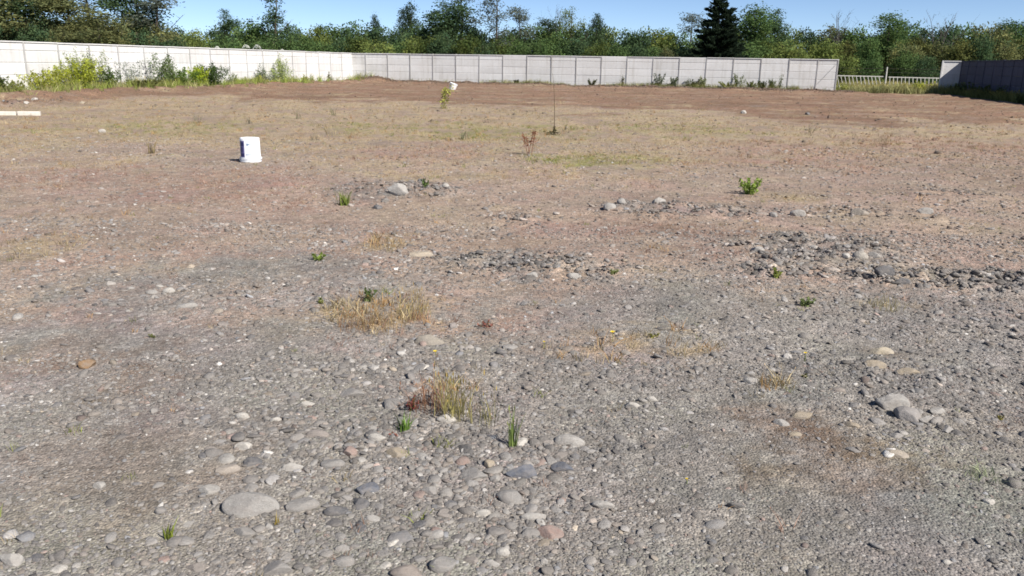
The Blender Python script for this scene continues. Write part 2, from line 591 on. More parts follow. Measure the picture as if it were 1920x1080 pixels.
LEFT_LEN = 24
build_wall('long bright white concrete panel wall with weeds along its foot', CORNER + ADIR * -0.06, BDIR, LEFT_LEN, +1, M_WALL, end_post=False)
FAR_LEN = 36.5
def brace(root, xs):
    m = MB()
    m.tube([(xs[-2] + 0.14, -0.075, 0.55), (xs[-1] - 0.1, -0.075, 1.85)], [0.014, 0.014], 6)
    link('brace', m.mesh('brace', M_STEEL), root)
n_far = 20
short = FAR_LEN - 1.13 - BAY * (n_far - 2)
# the first bay is cut short by the corner: start with it as an offset
wall_start = CORNER - ADIR * (BAY - 1.13)
build_wall('pale grey concrete panel wall across the far end of the lot', CORNER - ADIR * 0.72, ADIR, n_far, -1, M_WALL, last=1.3, no_cap=(7, 11, 14, 17), end_post=False, extra=brace)
far_end = CORNER - ADIR * 0.72 + ADIR * (BAY * (n_far - 1) + 1.3)
stub0 = CORNER + ADIR * 43.15
stub1 = CORNER + ADIR * 44.3
def side_run(root, xs):
    pass
wr = build_wall('shaded blue grey concrete panel wall along the right edge of the lot', stub1 + BDIR * 0.0, BDIR, 12, -1, M_WALL_SHADED, bay=1.75, end_post=True)
# the short sunlit return of the same wall, square to it
m_ret = {}
for r, (z0, z1) in enumerate(ROWS):
    mb = MB()
    mb.box((0, 0, 0), (0.05, 1.08, z1 - z0 - 0.003), 0.0)
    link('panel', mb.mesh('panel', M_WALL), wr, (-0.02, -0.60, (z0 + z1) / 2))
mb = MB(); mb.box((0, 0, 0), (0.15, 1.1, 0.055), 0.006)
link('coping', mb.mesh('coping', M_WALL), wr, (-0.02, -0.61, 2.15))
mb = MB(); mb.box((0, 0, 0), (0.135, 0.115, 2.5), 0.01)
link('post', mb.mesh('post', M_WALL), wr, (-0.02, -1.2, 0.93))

# ------------------------------------------------------------------ low picket fence and wire strands closing the gap
def gap_fence():
    s = far_end + ADIR * 0.1 - BDIR * 2.4
    e = stub0 + ADIR * 0.5 - BDIR * 2.4
    d = e - s
    L = float(np.hypot(*d))
    root = empty('picket_fence', (s[0], s[1], 0), math.atan2(d[1], d[0]))
    tag(root, 'low pale picket fence with one post closing the grassy gap', 'fence')
    mb = MB(); mb.box((0, 0, 0), (L * 0.47, 0.05, 0.07), 0.004)
    rail = mb.mesh('rail', M_WOOD)
    pk = MB(); pk.box((0, 0, 0), (0.05, 0.025, 1.0), 0.003)
    pick = pk.mesh('picket', M_WOOD)
    for k, (x0, lean, dz) in enumerate(((0.0, 0.30, 0.02), (L * 0.52, 0.12, -0.02))):
        link('rail', rail, root, (x0 + L * 0.235, 0, 1.04 + dz), (0, 0.004, 0))
        link('rail', rail, root, (x0 + L * 0.235, 0, 0.25 + dz), (0, 0.004, 0))
        n = 13
        for j in range(n):
            link('picket', pick, root, (x0 + (j + 0.5) * L * 0.47 / n, -0.045, 0.54 + dz), (0, -lean + random.uniform(-0.04, 0.04), 0))
    pm = MB(); pm.tube([(0, 0, -0.3), (0.01, 0, 0.7), (0, 0, 1.72)], [0.06, 0.055, 0.05], 8)
    link('post', pm.mesh('post', M_WOOD), root, (L * 0.495, 0.02, 0))
    for z, sag in ((1.62, 0.03), (1.38, 0.05)):
        wm = MB()
        wm.tube([(L * q / 10, 0.09, z - sag * math.sin(math.pi * ((q / 5) % 1))) for q in range(11)], [0.011] * 11, 4)
        link('wire', wm.mesh('wire', M_WIRE), root)
gap_fence()

# ------------------------------------------------------------------ leaves, trunks, trees
def leaf_quads(C, size, rg, flat=0.35, aspect=0.55, dirs=None):
    n = len(C)
    a = rg.normal(size=(n, 3))
    if dirs is not None:
        a = dirs + a * 0.35
    a[:, 2] *= (1 - flat)
    a /= np.linalg.norm(a, axis=1)[:, None] + 1e-9
    b = np.cross(a, rg.normal(size=(n, 3)))
    b /= np.linalg.norm(b, axis=1)[:, None] + 1e-9
    s = (size * rg.uniform(0.6, 1.35, n))[:, None]
    u, v = a * s * 0.5, b * s * 0.5 * aspect
    V = np.stack([C - u, C - u * 0.1 + v, C + u, C - u * 0.1 - v], 1).reshape(-1, 3)
    return V, np.arange(4 * n).reshape(n, 4)

def crown_mesh(name, lobes, n, size, seed, clump=0.35, shell=0.55, per=24):
    """lobes: (cx,cy,cz,rx,ry,rz). leaf clumps spread through the lobes' volume, denser near their skin"""
    rg = np.random.default_rng(seed)
    vol = np.array([l[3] * l[4] * l[5] for l in lobes]) ** 0.67
    nc = max(n // per, 1)
    which = rg.choice(len(lobes), nc, p=vol / vol.sum())
    Lb = np.array(lobes)[which]
    d = rg.normal(size=(nc, 3))
    d /= np.linalg.norm(d, axis=1)[:, None]
    rad = rg.uniform(shell ** 3, 1.08, nc) ** (1 / 3)
    cc = Lb[:, :3] + d * rad[:, None] * Lb[:, 3:]
    cs = clump * rg.uniform(0.5, 1.4, nc)
    tc = np.clip(rg.normal(1.0, 0.17, nc), 0.5, 1.7)
    hue = rg.normal(0, 0.055, nc)
    C = np.repeat(cc, per, 0) + np.clip(rg.normal(size=(nc * per, 3)), -1.7, 1.7) * np.repeat(cs, per)[:, None] * np.array([1, 1, 0.75])
    C[:, 2] = np.maximum(C[:, 2], 0.05)
    V, Fc = leaf_quads(C, size, rg)
    t = np.repeat(tc, per) * rg.uniform(0.88, 1.12, nc * per)
    h = np.repeat(hue, per)
    tint = np.stack([t * (1 + h), t, t * (1 - h)], 1)
    return np_mesh(name, V, Fc, M_LEAF, tint=np.repeat(tint, 4, 0))

def trunk_mesh(name, h, r, seed, nb=6, spread=0.5, lo=0.35, up=0.5, mat=None, twigs=0, multi=1):
    rd = random.Random(seed)
    m = MB()
    for q in range(multi):
        bx, by = (rd.uniform(-0.25, 0.25), rd.uniform(-0.25, 0.25)) if multi > 1 else (0, 0)
        lx, ly = (rd.uniform(-0.12, 0.12) * h, rd.uniform(-0.12, 0.12) * h) if multi > 1 else (rd.uniform(-.03, .03) * h, rd.uniform(-.03, .03) * h)
        pts = [(bx + lx * t * t + rd.uniform(-.01, .01) * h, by + ly * t * t + rd.uniform(-.01, .01) * h, h * t - 0.2 * (t == 0)) for t in (0, .2, .4, .6, .8, 1)]
        m.tube(pts, [r * (1.25 - 1.1 * t) for t in (0, .2, .4, .6, .8, 1)], 7)
        for k in range(nb):
            t = lo + (0.95 - lo) * (k + rd.random()) / nb
            i = min(int(t * 5), 4)
            p = Vector(pts[i]).lerp(Vector(pts[i + 1]), t * 5 - i)
            an = rd.uniform(0, 6.28)
            ln = h * spread * (1.1 - t) * rd.uniform(0.6, 1.2)
            d = Vector((math.cos(an), math.sin(an), up * rd.uniform(0.5, 1.5)))
            p2 = p + d * ln * 0.5
            p3 = p2 + (d + Vector((0, 0, 0.35))) * ln * 0.45
            m.tube([p, p2, p3], [r * 0.5 * (1.1 - t), r * 0.3 * (1.1 - t), r * 0.08], 5)
            for _ in range(twigs):
                s = p.lerp(p3, rd.uniform(0.3, 1))
                m.tube([s, s + Vector((rd.uniform(-1, 1), rd.uniform(-1, 1), rd.uniform(0.4, 1.6))) * ln * 0.3], [r * 0.12, r * 0.04], 3)
    return m.mesh(name, mat or M_BARK)

def lobes_bush(seed):
    rd = random.Random(seed)
    L = []
    for k in range(rd.randint(5, 8)):
        an, q = rd.uniform(0, 6.28), rd.uniform(0, 1.25)
        h = rd.uniform(0.9, 2.9) * (1 - 0.2 * q)
        L.append((math.cos(an) * q, math.sin(an) * q, h, rd.uniform(.7, 1.15), rd.uniform(.7, 1.15), rd.uniform(.6, 1.1)))
    L.append((0, 0, 0.8, 1.6, 1.6, 0.9))
    return L                                       # about 4 m tall, 4 m wide
def lobes_broad(seed):
    rd = random.Random(seed)
    L = []
    for k in range(rd.randint(7, 10)):
        an, q = rd.uniform(0, 6.28), rd.uniform(0.2, 1.7)
        z = rd.uniform(3.0, 7.0)
        q *= 1 - 0.5 * max(0, (z - 4.5) / 2.5) ** 1.5
        L.append((math.cos(an) * q, math.sin(an) * q, z, rd.uniform(.6, 1.25), rd.uniform(.6, 1.25), rd.uniform(.5, 0.95)))
    L.append((0, 0, 7.2, .6, .6, .7))
    return L                                       # about 8 m tall, 4.5 m wide
def lobes_airy(seed):
    rd = random.Random(seed)
    L = []
    for k in range(rd.randint(9, 13)):
        an, z = rd.uniform(0, 6.28), rd.uniform(2.6, 7.8)
        q = rd.uniform(0.1, 1.3) * (1 - 0.55 * abs(z - 5) / 3)
        L.append((math.cos(an) * q, math.sin(an) * q, z, rd.uniform(.3, .6), rd.uniform(.3, .6), rd.uniform(.3, .65)))
    return L                                       # about 8.3 m tall, 3 m wide

BUSH = [(crown_mesh('crown', lobes_bush(100 + k), 6200, 0.17, 200 + k, 0.26), trunk_mesh('trunk', 3.0, 0.07, 300 + k, 4, .4, .2, .8, multi=3)) for k in range(6)]
BROAD = [(crown_mesh('crown', lobes_broad(110 + k), 7000, 0.18, 210 + k, 0.30), trunk_mesh('trunk', 7.0, 0.15, 310 + k, 10, .42, .3, .6)) for k in range(5)]
AIRY = [(crown_mesh('crown', lobes_airy(120 + k), 2200, 0.15, 220 + k, 0.24, 0.2, 13), trunk_mesh('trunk', 7.8, 0.10, 320 + k, 14, .26, .25, .9, twigs=3)) for k in range(4)]
BARE = [(crown_mesh('crown', lobes_airy(130 + k), 48, 0.08, 230 + k, 0.16, 0.2, 6), trunk_mesh('trunk', 7.0, 0.07, 330 + k, 12, .4, .3, 1.3, twigs=9, multi=2)) for k in range(2)]

def conifer_mesh(seed):
    rg = np.random.default_rng(seed)
    C, D = [], []
    tiers = 17
    for k in range(tiers):
        t = k / (tiers - 1)
        z0_ = 0.6 + 8.9 * t
        R = 2.5 * (1 - t) ** 0.75 + 0.3
        nb = int(9 + 9 * (1 - t))
        for j in range(nb):
            an = rg.uniform(0, 6.283)
            L = R * rg.uniform(0.6, 1.12)
            z = z0_ + rg.uniform(-0.35, 0.35)
            n = int(62 * L + 14)
            s = rg.uniform(0.1, 1, n) ** 0.7
            p = np.stack([np.cos(an) * L * s, np.sin(an) * L * s, z - 0.18 * L * s + 0.34 * L * s * s], 1)
            p += rg.normal(size=(n, 3)) * np.array([.11, .11, .08])
            C.append(p)
            D.append(np.tile([np.cos(an), np.sin(an), 0.55], (n, 1)))
    C, D = np.concatenate(C), np.concatenate(D)
    V, Fc = leaf_quads(C, 0.30, rg, 0.0, 0.5, D)
    t = rg.uniform(0.6, 1.3, len(C))
    return np_mesh('crown', V, Fc, M_LEAF, tint=np.repeat(np.stack([t, t, t], 1), 4, 0))
CONIFER = [(conifer_mesh(9), trunk_mesh('trunk', 9.4, 0.2, 340, 0))]

def _dims(src):
    hs, ws = [], []
    for cm, _ in src:
        v = np.empty(len(cm.vertices) * 3, np.float32)
        cm.vertices.foreach_get('co', v)
        v = v.reshape(-1, 3)
        hs.append(np.percentile(v[:, 2], 99.3))
        ws.append(np.percentile(np.abs(v[:, :2]), 97) * 2)
    return hs, ws
KIND = {'bush': (BUSH, 4.0, 4.2), 'broad': (BROAD, 8.1, 4.6), 'airy': (AIRY, 8.3, 3.4), 'bare': (BARE, 8.2, 3.4), 'conifer': (CONIFER, 9.9, 5.0)}
_tn = [0]
DIMS = {}
def tree(kind, px, top, wpx, y, col, name, label, group=None, variant=None):
    """a tree of that kind standing at depth y, its crown as wide and its top as high as surveyed"""
    srcs, h0, w0 = KIND[kind]
    _tn[0] += 1
    cm, tm = srcs[(_tn[0] if variant is None else variant) % len(srcs)]
    p = at_y(px, top, y)
    z0 = float(gz(np.array([p[0]]), np.array([y]))[0])
    H = p[2] - z0
    Wd = wpx / F_PX * (y * math.cos(PITCH)) * (0.86 if kind == 'broad' else 1.0)
    root = empty(name, (p[0], y, z0), random.uniform(0, 6.28))
    if kind not in DIMS:
        DIMS[kind] = _dims(srcs)
    vi = (_tn[0] if variant is None else variant) % len(srcs)
    s = (Wd / DIMS[kind][1][vi], Wd / DIMS[kind][1][vi], H / DIMS[kind][0][vi])
    link('crown', cm, root, scale=s, color=col)
    link('trunk', tm, root, scale=s, color=(0.10, 0.08, 0.06) if kind != 'bare' else (0.16, 0.14, 0.13))
    tag(root, label, 'tree' if kind != 'bush' else 'bush', group)
    return root

OLIVE, MID, BRIGHT, DARK, GREY, DEEP = (0.165, 0.175, 0.075), (0.105, 0.162, 0.058), (0.180, 0.222, 0.068), (0.052, 0.078, 0.042), (0.135, 0.155, 0.120), (0.078, 0.122, 0.058)
NAMED_TREES = [
    # kind, px, top py, width px, depth, colour, name, label
    ('broad', -70, -70, 190, 76, OLIVE, 'olive_tree', 'olive green tree at the left edge, its top above the frame'),
    ('broad', 38, -35, 150, 80, DEEP, 'olive_tree', 'tall dull green tree behind the left end of the white wall'),
    ('broad', 118, -25, 140, 78, OLIVE, 'olive_tree', 'olive brown tree second from the left edge of the tree line'),
    ('airy', 160, -30, 110, 88, GREY, 'airy_tree', 'thin grey green tree rising between the olive trees and the tall gappy tree'),
    ('broad', 180, 22, 130, 70, OLIVE, 'olive_tree', 'rounded olive tree close behind the white wall, left of the tall gappy tree'),
    ('broad', 248, -40, 120, 86, DEEP, 'gappy_tree', 'tall dark tree with sky showing through, right end of the left tree group'),
    ('airy', 290, -12, 95, 84, GREY, 'airy_tree', 'grey green tree with see-through crown at the right end of the left group'),
    ('broad', 418, 20, 58, 96, DEEP, 'small_tree', 'small dark domed tree standing alone above the left bushes'),
    ('airy', 512, -18, 56, 92, DEEP, 'sparse_tree', 'tall sparse tree with two clumps alone above the left part of the thicket'),
    ('broad', 703, 30, 30, 100, DARK, 'small_tree', 'tiny dark round tree top above the bushes left of the dark blue tree'),
    ('broad', 770, 8, 56, 98, DARK, 'dark_tree', 'dark bluish tree with two lobes left of the large central tree'),
    ('broad', 838, 2, 110, 92, DEEP, 'broad_tree', 'large dark green tree tallest in the middle left of the tree line'),
    ('airy', 868, -18, 60, 94, GREY, 'airy_tree', 'thin twiggy tree top behind the large dark green tree'),
    ('airy', 932, -14, 62, 90, GREY, 'pale_tree', 'tall pale airy tree with whitish trunk near the middle'),
    ('airy', 975, 14, 46, 94, GREY, 'pale_tree', 'thin airy tree just right of the tall pale tree'),
    ('airy', 1030, 34, 46, 98, DARK, 'small_tree', 'small dark spreading tree left of the bare twigs'),
    ('bare', 1046, 4, 40, 99, GREY, 'bare_tree', 'leafless twigs sticking up left of the pale oval tree'),
    ('airy', 1072, 14, 44, 95, BRIGHT, 'pale_tree', 'pale green see-through oval tree in the middle right'),
    ('broad', 1122, 28, 50, 100, DARK, 'small_tree', 'low dark flat topped tree right of the pale oval tree'),
    ('airy', 1300, 24, 50, 96, GREY, 'airy_tree', 'faint grey tree just left of the dark conifer'),
    ('conifer', 1354, -14, 92, 80, (0.028, 0.042, 0.026), 'conifer', 'very dark conifer taller than everything else right of centre'),
    ('broad', 1418, 12, 100, 88, MID, 'green_tree', 'leafy green tree touching the right side of the conifer'),
    ('broad', 1460, 20, 70, 92, DEEP, 'green_tree', 'green tree with a dark rounded top two crowns right of the conifer'),
    ('bare', 1584, 20, 56, 98, GREY, 'bare_tree', 'leafless feathery twigs above the bushes near the gap'),
    ('broad', 1672, 28, 110, 88, MID, 'green_tree', 'wide dark green tree behind the gap in the walls'),
    ('bare', 1768, 22, 50, 92, GREY, 'bare_tree', 'sparse twiggy tree above the start of the shaded wall'),
    ('broad', 1890, 40, 80, 130, DEEP, 'far_tree', 'far dark rounded tree near the right edge of the photo'),
    ('broad', 1965, 22, 90, 110, DEEP, 'far_tree', 'dark tree cut by the right edge of the photo'),
]
for (k, px, top, wp, y, c, nm, lb) in NAMED_TREES:
    tree(k, px, top, wp, y, c, nm, lb)
TREE_MARKS = [(-70, 'the left edge tree'), (38, 'the tall dull green tree'), (118, 'the olive brown tree'), (180, 'the rounded olive tree'), (248, 'the tall gappy tree'), (290, 'the grey see-through tree'), (418, 'the small domed tree'), (512, 'the sparse two-clump tree'),
              (610, "the white wall's corner"), (703, 'the tiny round tree top'), (770, 'the two-lobed dark tree'), (838, 'the large central tree'), (932, 'the tall pale airy tree'), (975, 'the thin airy tree'), (1030, 'the small spreading tree'), (1072, 'the pale oval tree'),
              (1122, 'the flat topped tree'), (1210, "the far wall's middle"), (1300, 'the faint grey tree'), (1354, 'the dark conifer'), (1418, 'the tree beside the conifer'), (1460, 'the dark topped tree'), (1584, 'the feathery bare tree'),
              (1672, 'the wide gap tree'), (1768, 'the sparse twiggy tree'), (1830, 'the shaded wall'), (1890, 'the far rounded tree'), (1965, 'the right edge tree')]
def under(px):
    mx, nm = min(TREE_MARKS, key=lambda q: abs(q[0] - px))
    return ('right below ' if abs(px - mx) < 13 else 'just right of ' if px > mx else 'just left of ') + nm
def green_word(c):
    l = c[1]
    return 'very dark green' if l < 0.095 else 'deep green' if l < 0.141 else ('olive green' if c[0] > 0.88 * c[1] else 'mid green') if l < 0.188 else 'light yellow green'
def bush_tag(row, px, c):
    lb = f'{green_word(c)} bush, {row} thicket row, {under(px)}'
    return lb, f'bushes in the {row} row of the thicket'
# the thicket: two rows of bushes, every one its own
def thick_top(px):
    xs = [-250, 0, 200, 300, 340, 420, 500, 560, 640, 700, 800, 880, 900, 960, 1050, 1100, 1180, 1260, 1300, 1400, 1480, 1500, 1560, 1640, 1720, 1760, 1850, 1950, 2150]
    ts = [20, 25, 30, 40, 50, 48, 42, 50, 46, 50, 42, 50, 56, 52, 42, 52, 54, 56, 62, 50, 48, 60, 52, 48, 50, 50, 48, 52, 50]
    return float(np.interp(px, xs, ts)) + 6
px = -230
while px < 2150:
    top = thick_top(px) + random.uniform(-7, 6)
    y = random.uniform(92, 104) if px > 330 else random.uniform(82, 92)
    c = random.choice([MID, MID, DEEP, DEEP, BRIGHT]) if 330 < px < 1500 else (random.choice([OLIVE, OLIVE, DEEP]) if px < 331 else random.choice([MID, OLIVE, DEEP, MID]))
    f = random.uniform(0.85, 1.15)
    tree('bush', px, top, random.uniform(58, 84), y, tuple(v * f for v in c), 'bush', *bush_tag('taller rear', px, tuple(v * f for v in c)))
    px += random.uniform(26, 40)
px = -230
while px < 2150:
    top = thick_top(px) + random.uniform(14, 30)
    y = random.uniform(80, 90) if px > 330 else random.uniform(70, 78)
    if px > 1480:
        c = random.choice([BRIGHT, MID, (0.13, 0.14, 0.05), OLIVE, BRIGHT, DEEP])
    elif 1225 < px < 1400:
        c = random.choice([DARK, DARK, DEEP])
    elif px < 330:
        c = random.choice([OLIVE, OLIVE, (0.085, 0.08, 0.04), DEEP])
    else:
        c = random.choice([MID, MID, BRIGHT, DEEP, (0.095, 0.125, 0.038)])
    f = random.uniform(0.85, 1.15)
    tree('bush', px, top, random.uniform(50, 76), y, tuple(v * f for v in c), 'bush', *bush_tag('lower front', px, tuple(v * f for v in c)))
    px += random.uniform(27, 42)
for px, top, wp, y, c, lb in ((1590, 105, 46, 72, BRIGHT, 'light green bush behind the left end of the picket fence'), (1640, 112, 40, 70, MID, 'low green bush behind the picket fence, left of its post'), (1700, 100, 60, 74, MID, 'wider green bush behind the picket fence, right of its post'),
        (1735, 108, 50, 70, DEEP, 'dark green bush behind the right end of the picket fence'), (1255, 92, 40, 78, (0.12, 0.13, 0.06), 'small pale bush peeping over the far wall left of the conifer')):
    tree('bush', px, top, wp, y, c, 'bush', lb, 'bushes close behind the walls')

# ------------------------------------------------------------------ loose stones, gravel
def ico(sub):
    import bmesh
    bm = bmesh.new()
    bmesh.ops.create_icosphere(bm, subdivisions=sub, radius=1)
    V = np.array([v.co for v in bm.verts])
    Fc = np.array([[v.index for v in f.verts] for f in bm.faces])
    bm.free()
    return V, Fc
def rock_mesh(seed, sub, cuts, mat, lump=0.18, tint=None):
    rg = np.random.default_rng(seed)
    V, Fc = ico(sub)
    r = np.ones(len(V))
    for k in range(5):
        d = rg.normal(size=3); d /= np.linalg.norm(d)
        r += lump * 0.5 * np.sin(rg.uniform(1.2, 3.2) * (V @ d) + rg.uniform(0, 6))
    V = V * r[:, None]
    for k in range(cuts):
        d = rg.normal(size=3); d /= np.linalg.norm(d)
        lim = rg.uniform(0.55, 0.85)
        q = V @ d
        V = V - np.where(q > lim, (q - lim) * 0.92, 0)[:, None] * d
    V -= (V.max(0) + V.min(0)) / 2
    V /= (V.max(0) - V.min(0)) / 2
    return np_mesh('stone', V, Fc, mat, smooth=sub > 1)

COBBLES = [rock_mesh(500 + k, 4, c, M_STONE, l) for k, (c, l) in enumerate([(2, .14), (3, .14), (4, .12), (5, .12), (9, .1), (12, .1), (3, .2), (6, .16), (2, .1), (15, .12)])]
SRC = bpy.data.collections.new('pebble_sources')
for k in range(7):
    o = bpy.data.objects.new('pebble_source', rock_mesh(600 + k, 2 if k < 4 else 1, 7, M_PEBBLE, 0.2))
    SRC.objects.link(o)

def scatter(name, coll, P, rot, scl, idx, colr, label, cat):
    """one countless mass: a point for each piece, carrying size, turn and colour"""
    me = bpy.data.meshes.new(name)
    me.vertices.add(len(P))
    me.vertices.foreach_set('co', np.asarray(P, np.float32).ravel())
    for nm, ty, arr, key in (('rot', 'FLOAT_VECTOR', rot, 'vector'), ('scl', 'FLOAT_VECTOR', scl, 'vector'), ('idx', 'INT', idx, 'value')):
        a = me.attributes.new(nm, ty, 'POINT')
        a.data.foreach_set(key, np.asarray(arr, np.int32 if ty == 'INT' else np.float32).ravel())
    a = me.attributes.new('col', 'FLOAT_COLOR', 'POINT')
    c = np.ones((len(P), 4), np.float32)
    c[:, :3] = colr
    a.data.foreach_set('color', c.ravel())
    o = link(name, me)
    g = bpy.data.node_groups.new(name + '_scatter', 'GeometryNodeTree')
    g.interface.new_socket('Geometry', in_out='INPUT', socket_type='NodeSocketGeometry')
    g.interface.new_socket('Geometry', in_out='OUTPUT', socket_type='NodeSocketGeometry')
    gi, go = g.nodes.new('NodeGroupInput'), g.nodes.new('NodeGroupOutput')
    ci = g.nodes.new('GeometryNodeCollectionInfo')
    ci.inputs['Collection'].default_value = coll
    ci.inputs['Separate Children'].default_value = True
    ci.inputs['Reset Children'].default_value = True
    ip = g.nodes.new('GeometryNodeInstanceOnPoints')
    ip.inputs['Pick Instance'].default_value = True
    g.links.new(gi.outputs[0], ip.inputs['Points'])
    g.links.new(ci.outputs[0], ip.inputs['Instance'])
    for nm, ty, sock in (('rot', 'FLOAT_VECTOR', 'Rotation'), ('scl', 'FLOAT_VECTOR', 'Scale'), ('idx', 'INT', 'Instance Index')):
        na = g.nodes.new('GeometryNodeInputNamedAttribute')
        na.data_type = ty
        na.inputs['Name'].default_value = nm
        out = na.outputs[0]
        if sock == 'Rotation':
            er = g.nodes.new('FunctionNodeEulerToRotation')
            g.links.new(out, er.inputs[0])
            out = er.outputs[0]
        g.links.new(out, ip.inputs[sock])
    g.links.new(ip.outputs[0], go.inputs[0])
    md = o.modifiers.new('scatter', 'NODES')
    md.node_group = g
    o['kind'] = 'stuff'
    o['label'] = label
    o['category'] = cat
    return o

def fan_points(n, y0, y1, power, spread=0.82, margin=1.0):
    """n random spots over the lot between depths y0 and y1, thinner with distance"""
    t = rng.random(n)
    y = (y0 ** power + t * (y1 ** power - y0 ** power)) ** (1 / power)
    x = rng.uniform(-1, 1, n) * (spread * y + margin)
    return x, y

def in_lot(x, y, pad=0.25):
    a, b = wall_coords(x, y)
    return (a > pad) & (b > pad) & ((a < 44.0) | (b < 1.0))

GREYS = np.array([(0.215, 0.205, 0.195), (0.165, 0.160, 0.155), (0.27, 0.255, 0.235), (0.125, 0.122, 0.122), (0.25, 0.215, 0.185), (0.40, 0.385, 0.36), (0.24, 0.175, 0.15), (0.20, 0.205, 0.215), (0.30, 0.25, 0.19)])
GP = np.array([0.28, 0.20, 0.16, 0.09, 0.10, 0.05, 0.04, 0.06, 0.02])
def pebbles():
    out = []
    for (n, y0, y1, pw, s0, s1, sig, keep0) in ((175000, 1.75, 4.2, 1.0, 0.0027, 0.0048, 0.58, 0.9), (120000, 4.0, 8.0, 0.6, 0.0046, 0.0078, 0.55, 0.9), (110000, 7.5, 17, 0.5, 0.0070, 0.0125, 0.55, 0.8), (12000, 15, 40, 0.6, 0.014, 0.032, 0.4, 0.25)):
        x, y = fan_points(n, y0, y1, pw, 0.82, 1.1)
        m, nn, n2 = masks(x, y)
        heap = blobs(x, y, HEAPS, 0.5, 5)
        cob = blobs(x, y, COBBLE, 0.6, 67)
        keep = keep0 * (1 - 0.72 * m['sand']) * (1 - 0.6 * m['brown']) * (1 - 0.6 * m['straw2']) * (1 - 0.5 * m['straw']) * (1 - 0.75 * m['soil']) * (1 - 0.35 * m['dirt']) * np.clip(0.9 + n2 * 1.2, 0.2, 1.2)
        keep = np.maximum(keep, heap * 0.95)
        k = (rng.random(n) < keep) & in_lot(x, y)
        x, y, heap, cob = x[k], y[k], heap[k], cob[k]
        q = (y - y0) / (y1 - y0)
        s = (s0 + (s1 - s0) * q) * np.exp(rng.normal(0, sig, len(x))) * (1 + 0.15 * cob + 0.35 * heap) * np.where(rng.random(len(x)) < 0.025 + 0.02 * cob, 2.0, 1)
        s = s * (0.65 + 0.75 * fbm(x / 0.9, y / 0.9, 91, 3))
        s = np.minimum(s, 0.034)
        alb, _ = ground_albedo(x, y)
        c = GREYS[rng.choice(len(GREYS), len(x), p=GP)] * (0.85 * np.exp(rng.normal(0.12, 0.40, len(x))))[:, None]
        dust = np.clip(rng.uniform(0.0, 0.6, len(x)) + 0.2 * sstep(6, 11, y) - 0.3 * heap, 0, 0.85)[:, None]
        c = c * (1 - dust) + alb * dust
        c = c * (1 - 0.22 * heap[:, None])
        out.append((x, y, s, c))
    # rubble of the low ridges
    hx, hy = [], []
    for (px, py, rx, ry, wt) in HEAPS[:10]:
        c0, mm = gp(px, py), pxm(px, py)
        wy = abs(gp(px, py - ry)[1] - gp(px, py + ry)[1]) * 0.5
        k = int(5200 * min(rx * mm * wy, 1.6) * wt)
        hx.append(c0[0] + rng.uniform(-1.2, 1.2, k) * rx * mm)
        hy.append(c0[1] + rng.uniform(-1.2, 1.2, k) * wy)
    hx, hy = np.concatenate(hx), np.concatenate(hy)
    hp = blobs(hx, hy, HEAPS, 0.5, 5)
    k = rng.random(len(hx)) < hp * np.clip(fbm(hx / 0.35, hy / 0.25, 95, 3) * 3.2 - 0.9, 0, 1)
    hx, hy = hx[k], hy[k]
    hs = 0.0115 * np.exp(rng.normal(0, 0.5, len(hx)))
    ha, _ = ground_albedo(hx, hy)
    hc = (GREYS[rng.choice(len(GREYS), len(hx), p=GP)] * 0.55 + ha * 0.42) * np.exp(rng.normal(0, 0.38, len(hx)))[:, None]
    out.append((hx, hy, hs, hc))
    x, y, s, c = (np.concatenate([o[i] for o in out]) for i in range(4))
    z = gz(x, y) + s * rng.uniform(-0.25, 0.12, len(x))
    n = len(x)
    scl = np.stack([s * rng.uniform(0.8, 1.45, n), s * rng.uniform(0.75, 1.1, n), s * rng.uniform(0.35, 0.7, n)], 1)
    rot = np.stack([rng.normal(0, 0.25, n), rng.normal(0, 0.25, n), rng.uniform(0, 6.283, n)], 1)
    idx = rng.integers(0, 7, n)
    scatter('gravel', SRC, np.stack([x, y, z], 1), rot, scl, idx, c, 'loose grey gravel and pebbles strewn over the lot', 'gravel')
    return n
N_PEB = pebbles()

